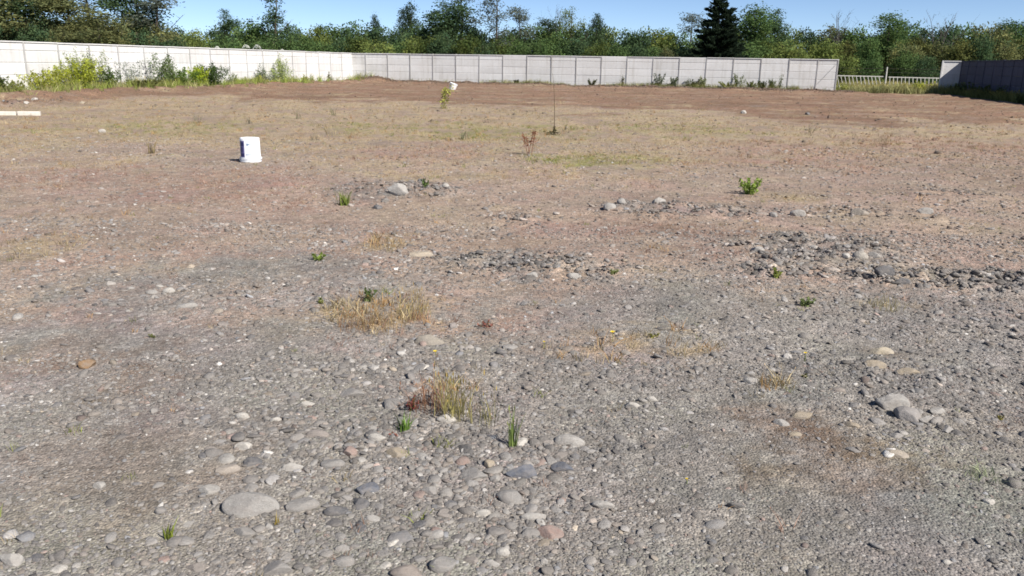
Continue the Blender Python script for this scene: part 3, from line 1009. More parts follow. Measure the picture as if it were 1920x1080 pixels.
def clods():
    """crumbs of dried soil: along the bank by the walls, over the bare soil, thin over the middle of the lot"""
    a = np.concatenate([rng.uniform(0.3, 37.6, 5200), rng.uniform(1.2, 43, 5200), rng.uniform(1.4, 3.6, 2200)])
    b = np.concatenate([np.abs(rng.normal(0.85, 0.35, 5200)) + 0.1, rng.uniform(1, 32, 5200), rng.uniform(0.5, 42, 2200)])
    x, y = CORNER[0] + a * ADIR[0] + b * BDIR[0], CORNER[1] + a * ADIR[1] + b * BDIR[1]
    m, _, n2 = masks(x, y)
    near = np.arange(len(x)) < 5200
    k = near | (rng.random(len(x)) < m['soil'] * np.clip(0.5 + 3 * n2, 0.05, 1))
    x, y, near = x[k], y[k], near[k]
    s = np.where(near, 0.042, 0.016) * np.exp(rng.normal(0, 0.5, len(x)))
    x2, y2 = fan_points(9000, 6.5, 30, 0.75, 0.8, 0.5)
    m2, _, n22 = masks(x2, y2)
    k2 = (rng.random(9000) < np.clip(0.25 + 2.0 * n22, 0.02, 0.8)) & in_lot(x2, y2, 1.0)
    x2, y2 = x2[k2], y2[k2]
    s2 = (0.005 + 0.00055 * y2) * np.exp(rng.normal(0, 0.5, len(x2)))
    c1 = np.array((0.125, 0.078, 0.05)) * rng.uniform(0.6, 1.4, len(x))[:, None]
    alb, _ = ground_albedo(x2, y2)
    c2 = alb * rng.uniform(0.35, 0.8, len(x2))[:, None]
    x, y, s, c = np.concatenate([x, x2]), np.concatenate([y, y2]), np.concatenate([s, s2]), np.concatenate([c1, c2])
    s = np.minimum(s, 0.065)
    n = len(x)
    scl = np.stack([s * rng.uniform(0.8, 1.6, n), s * rng.uniform(0.7, 1.1, n), s * rng.uniform(0.6, 1.1, n)], 1)
    rot = np.stack([rng.normal(0, 0.4, n), rng.normal(0, 0.4, n), rng.uniform(0, 6.283, n)], 1)
    scatter('soil_clods', SRC, np.stack([x, y, gz(x, y) + s * 0.05], 1), rot, scl, rng.integers(4, 7, n), c, 'crumbs and clods of brown soil along the walls and over the lot', 'soil')
clods()

# ------------------------------------------------------------------ the stones one can tell apart
G, LG, DG, TAN, PALE, PK, BL, BR = (0.285, 0.270, 0.252), (0.385, 0.365, 0.335), (0.12, 0.12, 0.125), (0.36, 0.30, 0.22), (0.50, 0.47, 0.42), (0.33, 0.235, 0.20), (0.135, 0.145, 0.17), (0.26, 0.165, 0.09)
STONES = [
    (470, 948, 108, 56, (0.31, 0.295, 0.275), 8, 'largest smooth grey cobble in the foreground gravel', 0.5),
    (568, 946, 62, 28, G, 1, 'flat grey cobble touching the right of the largest cobble', 0.3),
    (978, 886, 60, 32, BL, 4, 'dark blue grey stone in the centre foreground', 0.5),
    (918, 873, 20, 24, TAN, 5, 'small upright pale brown stone with a black shadow beside the dark blue stone', 1.0),
    (890, 887, 52, 30, G, 2, 'flat grey stone left of the dark blue grey stone', 0.3),
    (957, 930, 56, 30, G, 3, 'grey cobble just below the dark blue grey stone', 0.35),
    (806, 636, 58, 28, (0.31, 0.275, 0.225), 4, 'flat tan stone at the lower right edge of the large dry grass patch', 0.4),
    (745, 853, 46, 24, TAN, 2, 'tan brown cobble below the red leaved weed', 0.5),
    (657, 849, 28, 24, PK, 0, 'round brownish pink cobble left of the tan cobble', 0.8),
    (625, 869, 46, 22, G, 1, 'grey cobble below left of the brownish pink cobble', 0.3),
    (1068, 826, 58, 24, LG, 6, 'long pale stone right of the green tuft with a dark shadow', 0.4),
    (838, 789, 40, 16, PALE, 3, 'whitish stone at the foot of the tall dry tuft', 0.5),
    (1672, 756, 62, 34, LG, 9, 'larger angular grey slab in the stone group on the right', 0.6),
    (1706, 777, 52, 34, (0.29, 0.27, 0.255), 5, 'angular slab leaning in front of the larger slab on the right', 0.65),
    (1737, 787, 34, 13, LG, 9, 'thin flat stone at the right foot of the leaning slab', 0.4),
    (1757, 771, 32, 15, LG, 1, 'small pale stone right of the two angular slabs', 0.5),
    (1676, 847, 52, 20, (0.40, 0.345, 0.275), 3, 'pale flat stone sunk in the brown soil patch on the right', 0.15),
    (1503, 779, 42, 12, TAN, 1, 'low long tan stone at the top of the brown soil patch', 0.25),
    (1465, 792, 30, 15, LG, 2, 'pale stone left of the low long tan stone', 0.4),
    (1491, 812, 26, 12, TAN, 6, 'small tan stone sunk below the low long tan stone', 0.25),
    (1598, 794, 26, 14, TAN, 0, 'small tan stone between the brown patch and the angular slabs', 0.3),
    (1652, 658, 48, 15, (0.46, 0.40, 0.30), 3, 'pale tan stone lying behind the angular slabs', 0.35),
    (1640, 690, 42, 12, TAN, 7, 'brownish flat stone just above the angular slabs', 0.3),
    (1702, 700, 46, 13, TAN, 2, 'low brownish stone right of the flat brownish stone', 0.3),
    (1408, 717, 27, 14, LG, 5, 'grey stone with a black left side right of centre', 0.8),
    (22, 1048, 50, 30, LG, 4, 'pale grey stone in the bottom left corner', 0.6),
    (521, 1066, 62, 36, G, 2, 'grey cobble cut by the bottom edge below the largest cobble', 0.5),
    (187, 908, 24, 18, LG, 5, 'pale pointed stone with a small shadow on the left sand', 0.7),
    (163, 683, 30, 22, BR, 9, 'brown clod with a dark underside at the left', 0.8),
    (316, 546, 24, 12, PALE, 0, 'whitish round stone on the left gravel', 0.6),
    (352, 573, 38, 10, LG, 1, 'thin pale stone below the whitish round stone at left', 0.25),
    (284, 548, 24, 10, LG, 3, 'flat pale stone left of the whitish round stone', 0.25),
    (746, 366, 40, 21, (0.42, 0.40, 0.37), 4, 'biggest pale boulder with a black left side in mid field', 0.9),
    (709, 390, 17, 10, DG, 5, 'small dark stone left below the pale boulder', 0.7),
    (722, 378, 16, 10, G, 2, 'small grey stone between the boulder and the dark stone', 0.6),
    (790, 348, 15, 13, DG, 9, 'small dark rock right behind the pale boulder', 0.9),
    (836, 356, 18, 11, PALE, 3, 'small white stone right of the pale boulder', 0.8),
    (790, 477, 46, 11, (0.45, 0.38, 0.29), 1, 'long flat tan stone above the dry grass patch', 0.2),
    (1235, 383, 25, 18, LG, 4, 'taller pale stone in the row of stones right of centre', 0.9),
    (1165, 386, 18, 15, LG, 0, 'rounded grey stone left of the taller pale stone in the row', 0.8),
    (1143, 393, 24, 15, LG, 6, 'pale stone at the left end of the row of stones', 0.7),
    (1195, 384, 14, 10, G, 2, 'small grey stone in the middle of the row of stones', 0.7),
    (1495, 403, 30, 14, LG, 7, 'pale stone with a dark left side at the right end of the row', 0.7),
    (1451, 405, 16, 13, G, 5, 'small upright stone left of the stone ending the row', 0.9),
    (1612, 403, 34, 14, (0.36, 0.315, 0.26), 2, 'tan stone in the mid right field below the green weed', 0.5),
    (1733, 402, 30, 11, LG, 9, 'low pale stone with a black shadow at the far mid right', 0.5),
    (1612, 485, 27, 23, (0.42, 0.385, 0.33), 0, 'pale rounded stone standing on the dark gravel heap at right', 0.9),
    (1586, 490, 15, 15, PALE, 5, 'small white stone left of the pale rounded stone on the heap', 0.9),
    (1641, 480, 28, 12, LG, 2, 'flat pale stone right of the pale rounded stone on the heap', 0.5),
    (1420, 470, 25, 13, LG, 3, 'whitish stone at the left end of the dark gravel heap', 0.6),
    (1655, 525, 40, 16, DG, 9, 'dark clod in the churned strip at the right', 0.7),
    (1690, 530, 30, 14, DG, 5, 'dark lump right of the dark clod in the churned strip', 0.7),
    (1395, 211, 11, 13, PALE, 5, 'pale stone standing alone on the far brown soil', 1.0),
    (1514, 213, 9, 9, DG, 9, 'tiny dark stone alone on the far brown soil', 0.9),
    (998, 519, 22, 13, LG, 4, 'pale stone at the lower edge of the central gravel heap', 0.7),
    (1076, 519, 28, 12, LG, 9, 'pale broken stone right of centre on the central gravel heap', 0.6),
    (962, 521, 18, 10, G, 2, 'small grey stone at the lower left of the central gravel heap', 0.6),
    (925, 497, 16, 10, LG, 6, 'pale stone on the left of the central gravel heap', 0.6),
    (392, 918, 40, 22, LG, 2, 'pale cobble upper left of the largest cobble', 0.45),
    (428, 879, 46, 20, (0.40, 0.345, 0.29), 1, 'pale tan cobble above the largest cobble', 0.35),
    (548, 875, 42, 22, LG, 4, 'pale angular cobble right of the pale tan cobble', 0.5),
    (454, 781, 28, 14, PALE, 0, 'white stone at the top left of the cobble patch', 0.6),
    (517, 790, 22, 10, PALE, 3, 'small white stone right of the white stone topping the cobble patch', 0.5),
    (456, 838, 34, 20, PALE, 5, 'whitish double stone at the left of the cobble patch', 0.6),
    (576, 757, 28, 12, PALE, 1, 'thin white stone at the top of the cobble patch', 0.4),
    (660, 735, 52, 20, G, 2, 'flat bluish grey stone left of the red leaved weed', 0.25),
    (596, 815, 44, 18, (0.28, 0.245, 0.22), 6, 'brownish grey cobble in the middle of the cobble patch', 0.4),
    (1131, 945, 44, 18, LG, 7, 'pale grey stone at the right edge of the cobble patch', 0.4),
    (830, 1057, 52, 36, G, 1, 'grey cobble at the bottom edge right of centre left', 0.5),
    (942, 1033, 28, 20, PALE, 0, 'whitish round cobble near the bottom centre', 0.7),
    (922, 1053, 34, 18, LG, 4, 'pale stone below left of the whitish round cobble', 0.5),
    (762, 1074, 64, 26, (0.27, 0.23, 0.20), 3, 'brownish cobble cut by the bottom edge', 0.4),
    (645, 1052, 40, 24, G, 6, 'grey cobble near the bottom left of centre', 0.5),
    (1032, 997, 52, 30, PK, 2, 'pinkish cobble lower right of the dark blue stone', 0.4),
    (820, 995, 26, 24, PK, 5, 'small pink stone at the bottom centre', 0.5),
    (1000, 965, 50, 22, LG, 8, 'pale grey flat stone above the pinkish cobble', 0.3),
    (1186, 761, 28, 12, PALE, 0, 'white stone right of the dry tufts', 0.5),
    (1222, 749, 24, 10, PALE, 3, 'second white stone right of the dry tufts', 0.5),
    (706, 828, 36, 15, PALE, 1, 'white stone above the brownish pink cobble', 0.5),
    (1000, 868, 24, 12, G, 5, 'grey stone touching the top of the dark blue grey stone', 0.5),
    (1055, 875, 44, 24, BL, 2, 'bluish stone right of the dark blue grey stone', 0.3),
    (690, 915, 44, 26, BL, 9, 'bluish grey cobble in the middle of the bottom gravel', 0.4),
    (805, 920, 30, 22, G, 4, 'grey stone with a dark left edge below the tan cobble', 0.7),
    (630, 960, 46, 18, DG, 1, 'dark grey flat stone right of the largest cobble', 0.4),
    (905, 960, 30, 16, PALE, 6, 'pale crumbly stone left of the pale grey flat stone', 0.5),
    (458, 998, 40, 18, G, 2, 'grey stone below the largest cobble', 0.5),
    (1855, 940, 22, 14, PALE, 5, 'white pebble near the right edge', 0.6),
    (1775, 1055, 16, 12, PALE, 0, 'small white pebble near the bottom right', 0.7),
]
USED = []
def put_stone(px, py, wp, hp, col, var, raise_, name='stone', extra_rot=None):
    p = gp(px, py + hp * 0.15)
    m = pxm(px, py)
    dep = math.atan2(EYE, math.hypot(p[0], p[1]))
    Wm = wp * m
    H = Wm * (0.28 + 0.5 * raise_)
    ap = hp * m
    depth = (ap - H * (0.35 + 0.4 * raise_) * math.cos(dep)) / max(math.sin(dep), 0.12)
    depth = min(max(depth, 0.5 * Wm), 1.05 * Wm)
    H = min(H, 0.9 * Wm)
    z = float(gz(np.array([p[0]]), np.array([p[1]]))[0])
    o = link(name, COBBLES[var], None, (p[0], p[1], z + H * 0.5 * (-0.15 + 0.6 * raise_)), None, (Wm / 2, depth / 2, H / 2), col)
    o.rotation_euler = (random.uniform(-.12, .12), random.uniform(-.12, .12), random.choice([0, math.pi]) + random.uniform(-.25, .25))
    USED.append((p[0], p[1], Wm / 2))
    return o
for (px, py, wp, hp, c, v, lb, rs) in STONES:
    tag(put_stone(px, py, wp, hp, c, v, rs), lb, 'stone', 'stones one can tell apart on the lot')
# further cobbles of the foreground, alike and half sunk
n_left = 300 - len(STONES)
cand = []
while len(cand) < n_left:
    x, y = fan_points(400, 2.05, 6.5, 0.4, 0.68, 0.15)
    keep = blobs(x, y, COBBLE, 0.6, 67) + 0.012
    for xx, yy, kk in zip(x, y, keep):
        if len(cand) >= n_left or random.random() > kk:
            continue
        s = 0.5 * min(max(random.lognormvariate(math.log(0.050), 0.38), 0.032), 0.12)
        if any((xx - a) ** 2 + (yy - b) ** 2 < ((r + s) * 0.92) ** 2 for a, b, r in USED):
            continue
        USED.append((xx, yy, s))
        cand.append((xx, yy, s))
CPAL = [(G, 'grey'), (G, 'grey'), (LG, 'pale grey'), ((0.25, 0.24, 0.23), 'grey'), ((0.27, 0.24, 0.215), 'brownish grey'), (PALE, 'whitish'), (DG, 'dark grey'), (PK, 'pinkish')]
CW = [5, 4, 4, 4, 3, 1.2, 1.2, 0.8]
MARKS = [(470, 948, 'the largest smooth cobble'), (978, 886, 'the dark blue grey stone'), (848, 765, 'the tall yellowish dry tuft'), (756, 803, 'the bright green tuft'), (960, 820, 'the slim green tuft'),
         (22, 1048, 'the bottom left corner stone'), (319, 1000, 'the tiny green tuft'), (163, 683, 'the brown clod'), (1690, 765, 'the two angular slabs'), (1032, 997, 'the pinkish cobble'), (1580, 890, 'the brown soil patch'),
         (720, 590, 'the large dry grass patch'), (1676, 847, 'the pale flat sunken stone'), (1836, 885, 'the grey spiky tuft'), (1200, 755, 'the two white stones'), (806, 636, 'the flat tan stone'), (657, 849, 'the round brownish pink cobble'),
         (745, 853, 'the tan brown cobble'), (1068, 826, 'the long pale stone'), (830, 1057, 'the grey bottom edge cobble'), (521, 1066, 'the cobble cut by the bottom edge'), (456, 838, 'the whitish double stone'), (187, 908, 'the pale pointed stone'),
         (690, 915, 'the bluish cobble'), (316, 546, 'the whitish round stone'), (1408, 717, 'the black sided stone'), (942, 1033, 'the whitish round cobble'), (1131, 945, 'the pale stone edging the patch')]
def beside(x, y):
    d = np.array([x, y, -EYE])
    px, py = 960 + F_PX * (d @ _r) / (d @ _f), 540 - F_PX * (d @ _u) / (d @ _f)
    mx, my, nm = min(MARKS, key=lambda q: math.hypot(q[0] - px, q[1] - py))
    dx, dy = px - mx, py - my
    dist = math.hypot(dx, dy)
    side = ('right of' if dx > 0 else 'left of') if abs(dx) > 1.6 * abs(dy) else (('below' if dy > 0 else 'above') if abs(dy) > 1.6 * abs(dx) else (('lower' if dy > 0 else 'upper') + (' right of' if dx > 0 else ' left of')))
    return ('close ' if dist < 45 else 'some way ' if dist < 110 else 'far ') + side + ' ' + nm
for (xx, yy, s) in cand:
    c, word = random.choices(CPAL, CW)[0]
    f = random.uniform(0.85, 1.15)
    H = s * random.uniform(0.36, 0.62)
    z = float(gz(np.array([xx]), np.array([yy]))[0])
    o = link('cobble', random.choice(COBBLES[1:8] + COBBLES[9:]), None, (xx, yy, z + H * random.uniform(-0.5, -0.02)), (random.uniform(-.2, .2), random.uniform(-.2, .2), random.uniform(0, 6.28)), (s, s * random.uniform(.62, .95), H), tuple(v * f for v in c))
    lb = f'small {word} cobble ' + beside(xx, yy)
    tag(o, lb, 'stone', lb.replace(' cobble ', ' cobbles ', 1))

# ------------------------------------------------------------------ grass and weeds
def tuft_mesh(name, n, h, spread, seed, width=0.05, lean=0.5, mat=None, heads=0.0, tintv=0.3):
    """blades of unit-ish size: h tall, rooted within spread"""
    rg = np.random.default_rng(seed)
    V, T, Fc = [], [], []
    for k in range(n):
        an = rg.uniform(0, 6.283)
        b = np.array([math.cos(an), math.sin(an), 0]) * spread * math.sqrt(rg.random())
        d = np.array([rg.normal(), rg.normal(), 0]) * lean * 0.5
        hh = h * rg.uniform(0.45, 1.1)
        wv = np.array([-math.sin(rg.uniform(0, 6.28)), math.cos(rg.uniform(0, 6.28)), 0]) * width * h * rg.uniform(0.6, 1.2)
        p1 = b + d * hh * 0.35 + np.array([0, 0, hh * 0.55])
        p2 = b + d * hh + np.array([0, 0, hh])
        i = len(V)
        V += [b - wv, b + wv, p1 + wv * 0.8, p1 - wv * 0.8, p2 + wv * 0.15, p2 - wv * 0.15]
        Fc += [(i, i + 1, i + 2, i + 3), (i + 3, i + 2, i + 4, i + 5)]
        t = 1 + rg.normal() * tintv
        t = min(max(t, 0.45), 1.7)
        T += [(t, t, t)] * 6
        if rg.random() < heads:
            j = len(V)
            q = wv / (np.linalg.norm(wv) + 1e-9) * h * 0.022
            up = np.array([0, 0, hh * 0.07])
            V += [p2 - up, p2 + q, p2 + up * 1.6, p2 - q]
            Fc.append((j, j + 1, j + 2, j + 3))
            T += [(t * 1.1, t * 0.92, t * 0.8)] * 4
    return np_mesh(name, V, Fc, mat or M_LEAF, tint=np.array(T))

TSRC = bpy.data.collections.new('tuft_sources')
for k in range(5):
    TSRC.objects.link(bpy.data.objects.new('tuft_source', tuft_mesh('tuft', 13, 1.0, 0.55, 700 + k, 0.028, 0.9, M_BLADE_I, 0.25)))
for k in range(2):
    TSRC.objects.link(bpy.data.objects.new('tuft_source_tall', tuft_mesh('tuft', 22, 1.0, 0.28, 720 + k, 0.02, 0.55, M_BLADE_I, 0.5)))
STRAW_C, PINK_C, GREEN_C, TANG = np.array((0.40, 0.325, 0.195)), np.array((0.34, 0.22, 0.165)), np.array((0.22, 0.25, 0.06)), np.array((0.42, 0.26, 0.12))
def dry_grass():
    out = []
    for (n, y0, y1, pw, h0, h1, dens) in ((30000, 2.2, 8, 0.5, 0.02, 0.05, 0.05), (70000, 7.5, 18, 0.7, 0.02, 0.05, 0.28), (50000, 17, 36, 0.9, 0.035, 0.075, 0.30)):
        x, y = fan_points(n, y0, y1, pw, 0.80, 0.5)
        m, nn, n2 = masks(x, y)
        heap = blobs(x, y, HEAPS, 0.5, 5)
        wS = m['straw'] * 0.8 + m['straw2'] * 1.2
        wP, wG = m['pink'] * 0.9, m['green'] * 0.9
        keep = dens * np.clip(wS + wP + wG + 0.12, 0, 1.4) * np.clip(0.7 + 2.2 * n2, 0.05, 1.5) * (1 - heap) * (1 - 0.92 * m['soil'])
        keep = np.where(y < 8, np.clip(m['straw2'] * 0.28 + m['pink'] * 0.12 + 0.008, 0, 1) * np.clip(0.8 + 2 * n2, 0.1, 1.4), keep)
        k = (rng.random(n) < keep) & in_lot(x, y)
        x, y = x[k], y[k]
        wS, wP, wG = wS[k] + 0.05, wP[k] + 0.02, wG[k] + 0.015
        t = rng.random(len(x)) * (wS + wP + wG)
        c = np.where((t < wS)[:, None], STRAW_C, np.where((t < wS + wP)[:, None], PINK_C, GREEN_C))
        tg = (rng.random(len(x)) < 0.25) & (t < wS)
        c = np.where(tg[:, None], TANG, c) * rng.uniform(0.7, 1.15, len(x))[:, None]
        h = rng.uniform(h0, h1, len(x)) * np.where((rng.random(len(x)) < 0.03) & (y > 8), 2.0, 1) * np.where(y < 8, 1 + 0.9 * np.clip(wS, 0, 1), 1)
        out.append((x, y, h, c))
    x, y, h, c = (np.concatenate([o[i] for o in out]) for i in range(4))
    n = len(x)
    scl = np.stack([h * rng.uniform(0.9, 1.5, n)] * 2 + [h], 1)
    rot = np.stack([np.zeros(n), np.zeros(n), rng.uniform(0, 6.28, n)], 1)
    scatter('dry_grass', TSRC, np.stack([x, y, gz(x, y) - 0.004], 1), rot, scl, rng.integers(0, 5, n), c, 'short dry straw coloured and reddish grass over the lot', 'grass')
    return n
N_DRY = dry_grass()

def verge(name, n, a_rng, b_rng, h_rng, cols, label, edge_pow=1.6, fn=None):
    a = rng.uniform(*a_rng, n)
    b = rng.uniform(*b_rng, n)
    if fn is not None:
        k = rng.random(n) < fn(a, b)
        a, b = a[k], b[k]
    n = len(a)
    x = CORNER[0] + a * ADIR[0] + b * BDIR[0]
    y = CORNER[1] + a * ADIR[1] + b * BDIR[1]
    h = rng.uniform(*h_rng, n) * (0.5 + 0.9 * fbm(x / 1.3, y / 1.3, 81, 3))
    c = np.array(cols)[rng.integers(0, len(cols), n)] * rng.uniform(0.7, 1.25, n)[:, None]
    scl = np.stack([h * rng.uniform(0.7, 1.1, n)] * 2 + [h], 1)
    rot = np.stack([np.zeros(n), np.zeros(n), rng.uniform(0, 6.28, n)], 1)
    scatter(name, TSRC, np.stack([x, y, gz(x, y) - 0.01], 1), rot, scl, rng.integers(0, 7, n), c, label, 'grass')
YG, OG, SG = (0.27, 0.33, 0.075), (0.20, 0.21, 0.075), (0.36, 0.34, 0.16)
verge('wall_grass', 3900, (0.15, 3.1), (0.5, 44), (0.16, 0.5), [YG, OG, SG, YG], 'yellow green rank grass along the foot of the white wall', fn=lambda a, b: np.clip(1.15 - a / 2.9, 0, 1) ** 1.1 * np.clip(0.2 + 1.9 * (vnoise(a * 0 + 1.0, b / 2.1, 5) - 0.28) + np.clip((b - 14) / 30, 0, 0.5), 0.05, 1))
verge('far_wall_grass', 2600, (0.5, 37.2), (0.12, 1.0), (0.10, 0.34), [OG, SG, (0.16, 0.17, 0.06)], 'thin straw and green grass at the foot of the far wall', fn=lambda a, b: np.clip(1.8 * (vnoise(a / 2.4, b * 0, 9) - 0.35) + 0.5 * (np.abs(a - 29) < 5), 0.06, 1))
verge('gap_grass', 5200, (37.4, 44.3), (-6.0, 0.9), (0.30, 0.64), [(0.36, 0.37, 0.17), SG, (0.33, 0.34, 0.16)], 'tall yellow green grass filling the gap between the walls', fn=lambda a, b: np.where(b > 0, 0.5, 1.0))
verge('field_grass', 3800, (-14, 60), (-14, -1), (0.3, 0.8), [OG, SG, (0.18, 0.2, 0.06)], 'rank grass on the field beyond the far wall', fn=lambda a, b: 0.6)

def wall_pt(a, b):
    return CORNER + ADIR * a + BDIR * b

def weed(name, label, base, h, wdt, nstem, nleaf, leaf, col, seed, stemcol=(0.12, 0.14, 0.05), lean=0.0, cone=0.0, group=None, cat='weed', clump=0.10, low=0.08, leafpart='foliage'):
    """an upright many-stemmed plant: stems and, around them, single leaves"""
    rg = np.random.default_rng(seed)
    z = float(gz(np.array([base[0]]), np.array([base[1]]))[0])
    root = empty(name, (base[0], base[1], z - 0.01), 0)
    m = MB()
    C = []
    for k in range(nstem):
        an, q = rg.uniform(0, 6.28), rg.uniform(0, 1) ** 0.6 * wdt / 2
        hh = h * rg.uniform(0.6, 1.0) * (1 - cone * q / (wdt / 2 + 1e-6))
        top = np.array([math.cos(an) * q + lean * hh, math.sin(an) * q, hh])
        b0 = np.array([math.cos(an) * q * 0.25, math.sin(an) * q * 0.25, 0])
        mid = b0 * 0.5 + top * 0.5 + np.array([0, 0, hh * 0.06])
        r = max(0.0035 * h, 0.0025)
        m.tube([b0, mid, top], [r * 1.3, r, r * 0.5], 4)
        t = rg.uniform(low, 1.02, nleaf)
        P = np.where((t < .5)[:, None], b0 + (mid - b0) * (t * 2)[:, None], mid + (top - mid) * (t * 2 - 1)[:, None])
        sp = clump * h * (1.15 - 0.8 * t)[:, None]
        C.append(P + rg.normal(size=(nleaf, 3)) * sp)
    C = np.concatenate(C)
    C[:, 2] = np.maximum(C[:, 2], leaf * 0.2)
    V, Fc = leaf_quads(C, leaf, rg, 0.2, 0.4)
    tt = np.clip(rg.normal(1, 0.3, len(C)), 0.4, 1.8)
    me = np_mesh(leafpart, V, Fc, M_LEAF, tint=np.repeat(np.stack([tt, tt, tt * 0.9], 1), 4, 0))
    link('stem', m.mesh('stem', M_STEM), root, color=stemcol)
    link(leafpart, me, root, color=col)
    tag(root, label, cat, group)
    return root

def tuft(name, label, px, py, h, spread, n, col, seed, width=0.02, lean=0.5, heads=0.2, group=None, second=None):
    p = gp(px, py)
    z = float(gz(np.array([p[0]]), np.array([p[1]]))[0])
    me = tuft_mesh('blades', n, h, spread, seed, width, lean, M_LEAF, heads)
    o = link(name, me, None, (p[0], p[1], z - 0.003), color=col)
    tag(o, label, 'grass tuft', group)
    return o

# tufts and weeds of the open lot
tuft('grass_tuft', 'tall yellowish dry tuft with reddish seed heads in the centre foreground', 848, 782, 0.20, 0.085, 95, (0.33, 0.29, 0.12), 801, 0.010, 0.45, 0.5)
tuft('grass_tuft', 'reddish brown dry tuft leaning left against the tall yellowish tuft', 805, 770, 0.15, 0.09, 70, (0.30, 0.16, 0.095), 802, 0.011, 0.7, 0.5)
tuft('grass_tuft', 'thin dry tuft right of the tall yellowish tuft', 905, 795, 0.15, 0.07, 40, (0.30, 0.27, 0.11), 803, 0.011, 0.5, 0.4)
tuft('grass_tuft', 'bright green small tuft left of the tall dry tuft', 756, 812, 0.085, 0.025, 30, (0.15, 0.25, 0.05), 804, 0.035, 0.6, 0)
tuft('grass_tuft', 'slim green upright tuft casting a dark shadow on a grey stone', 960, 838, 0.175, 0.018, 34, (0.20, 0.26, 0.08), 805, 0.016, 0.22, 0.3)
tuft('grass_tuft', 'low dull green tuft between the bright tuft and the slim tuft', 828, 838, 0.05, 0.04, 45, (0.23, 0.24, 0.08), 806, 0.04, 0.9, 0)
tuft('grass_tuft', 'tiny bright green tuft below the cobble patch at lower left', 319, 1010, 0.062, 0.018, 22, (0.22, 0.26, 0.05), 807, 0.045, 0.6, 0)
tuft('grass_tuft', 'tiny yellowish tuft right under the largest cobble', 520, 985, 0.045, 0.012, 12, (0.32, 0.24, 0.06), 808, 0.04, 0.5, 0)
tuft('grass_tuft', 'large straw and orange patch of dry grass left of centre', 715, 610, 0.15, 0.20, 130, (0.36, 0.25, 0.12), 809, 0.009, 0.8, 0.4)
tuft('grass_tuft', 'pale straw clump at the right of the large dry patch', 775, 590, 0.17, 0.12, 70, (0.38, 0.31, 0.14), 810, 0.009, 0.7, 0.4)
tuft('grass_tuft', 'rusty clump at the left of the large dry patch', 665, 615, 0.13, 0.13, 70, (0.32, 0.19, 0.10), 811, 0.009, 0.8, 0.4)
tuft('grass_tuft', 'orange straw patch above the large dry patch', 720, 460, 0.09, 0.20, 120, (0.45, 0.30, 0.14), 812, 0.02, 0.8, 0.3)
tuft('grass_tuft', 'green yellow dry tuft on the far side of the right gravel heap', 1665, 575, 0.08, 0.14, 70, (0.33, 0.28, 0.10), 813, 0.02, 0.8, 0.3)
tuft('grass_tuft', 'pale grey green spiky tuft near the right edge', 1836, 890, 0.05, 0.075, 70, (0.33, 0.36, 0.22), 814, 0.04, 1.6, 0)
tuft('grass_tuft', 'small dry tuft with dark base right of centre foreground', 1450, 722, 0.055, 0.07, 60, (0.26, 0.19, 0.09), 815, 0.03, 1.0, 0.2)
tuft('grass_tuft', 'small green tuft on the mid left gravel', 645, 385, 0.16, 0.07, 40, (0.20, 0.25, 0.06), 816, 0.04, 0.7, 0)
tuft('grass_tuft', 'straw tuft in the distance left of the bucket', 283, 288, 0.24, 0.06, 26, (0.24, 0.19, 0.08), 817, 0.02, 0.4, 0.4)
tuft('grass_tuft', 'green strip of grass in the middle of the lot', 1010, 308, 0.10, 0.35, 90, (0.24, 0.26, 0.07), 818, 0.03, 0.8, 0)
tuft('grass_tuft', 'olive strip of grass right of the green strip', 1120, 305, 0.09, 0.6, 130, (0.27, 0.23, 0.08), 819, 0.03, 0.8, 0)
for k, (px, py, h, c, lb) in enumerate([(370, 196 + 30, 0.30, (0.20, 0.19, 0.09), 'dark dry tuft between the bucket and the white wall'), (590, 262, 0.20, (0.12, 0.10, 0.05), 'dark clumpy tuft right of the bucket'),
        (872, 262, 0.38, (0.16, 0.18, 0.06), 'single thin green stalk tuft left of the red stems'), (560, 222, 0.35, (0.24, 0.22, 0.09), 'upright dry tuft above the dark clumpy tuft'),
        (465, 232, 0.32, (0.14, 0.12, 0.06), 'dark low tuft behind the bucket'), (1850 - 330, 250, 0.34, (0.28, 0.22, 0.11), 'upright straw tuft in the far right field'), (625, 215, 0.4, (0.26, 0.24, 0.10), 'tall thin straw tuft left of the far bucket')]):
    tuft('grass_tuft', lb, px, py, h * 0.72, 0.10, 18, tuple(0.7 * v + 0.07 for v in c), 830 + k, 0.022, 0.6, 0.3)
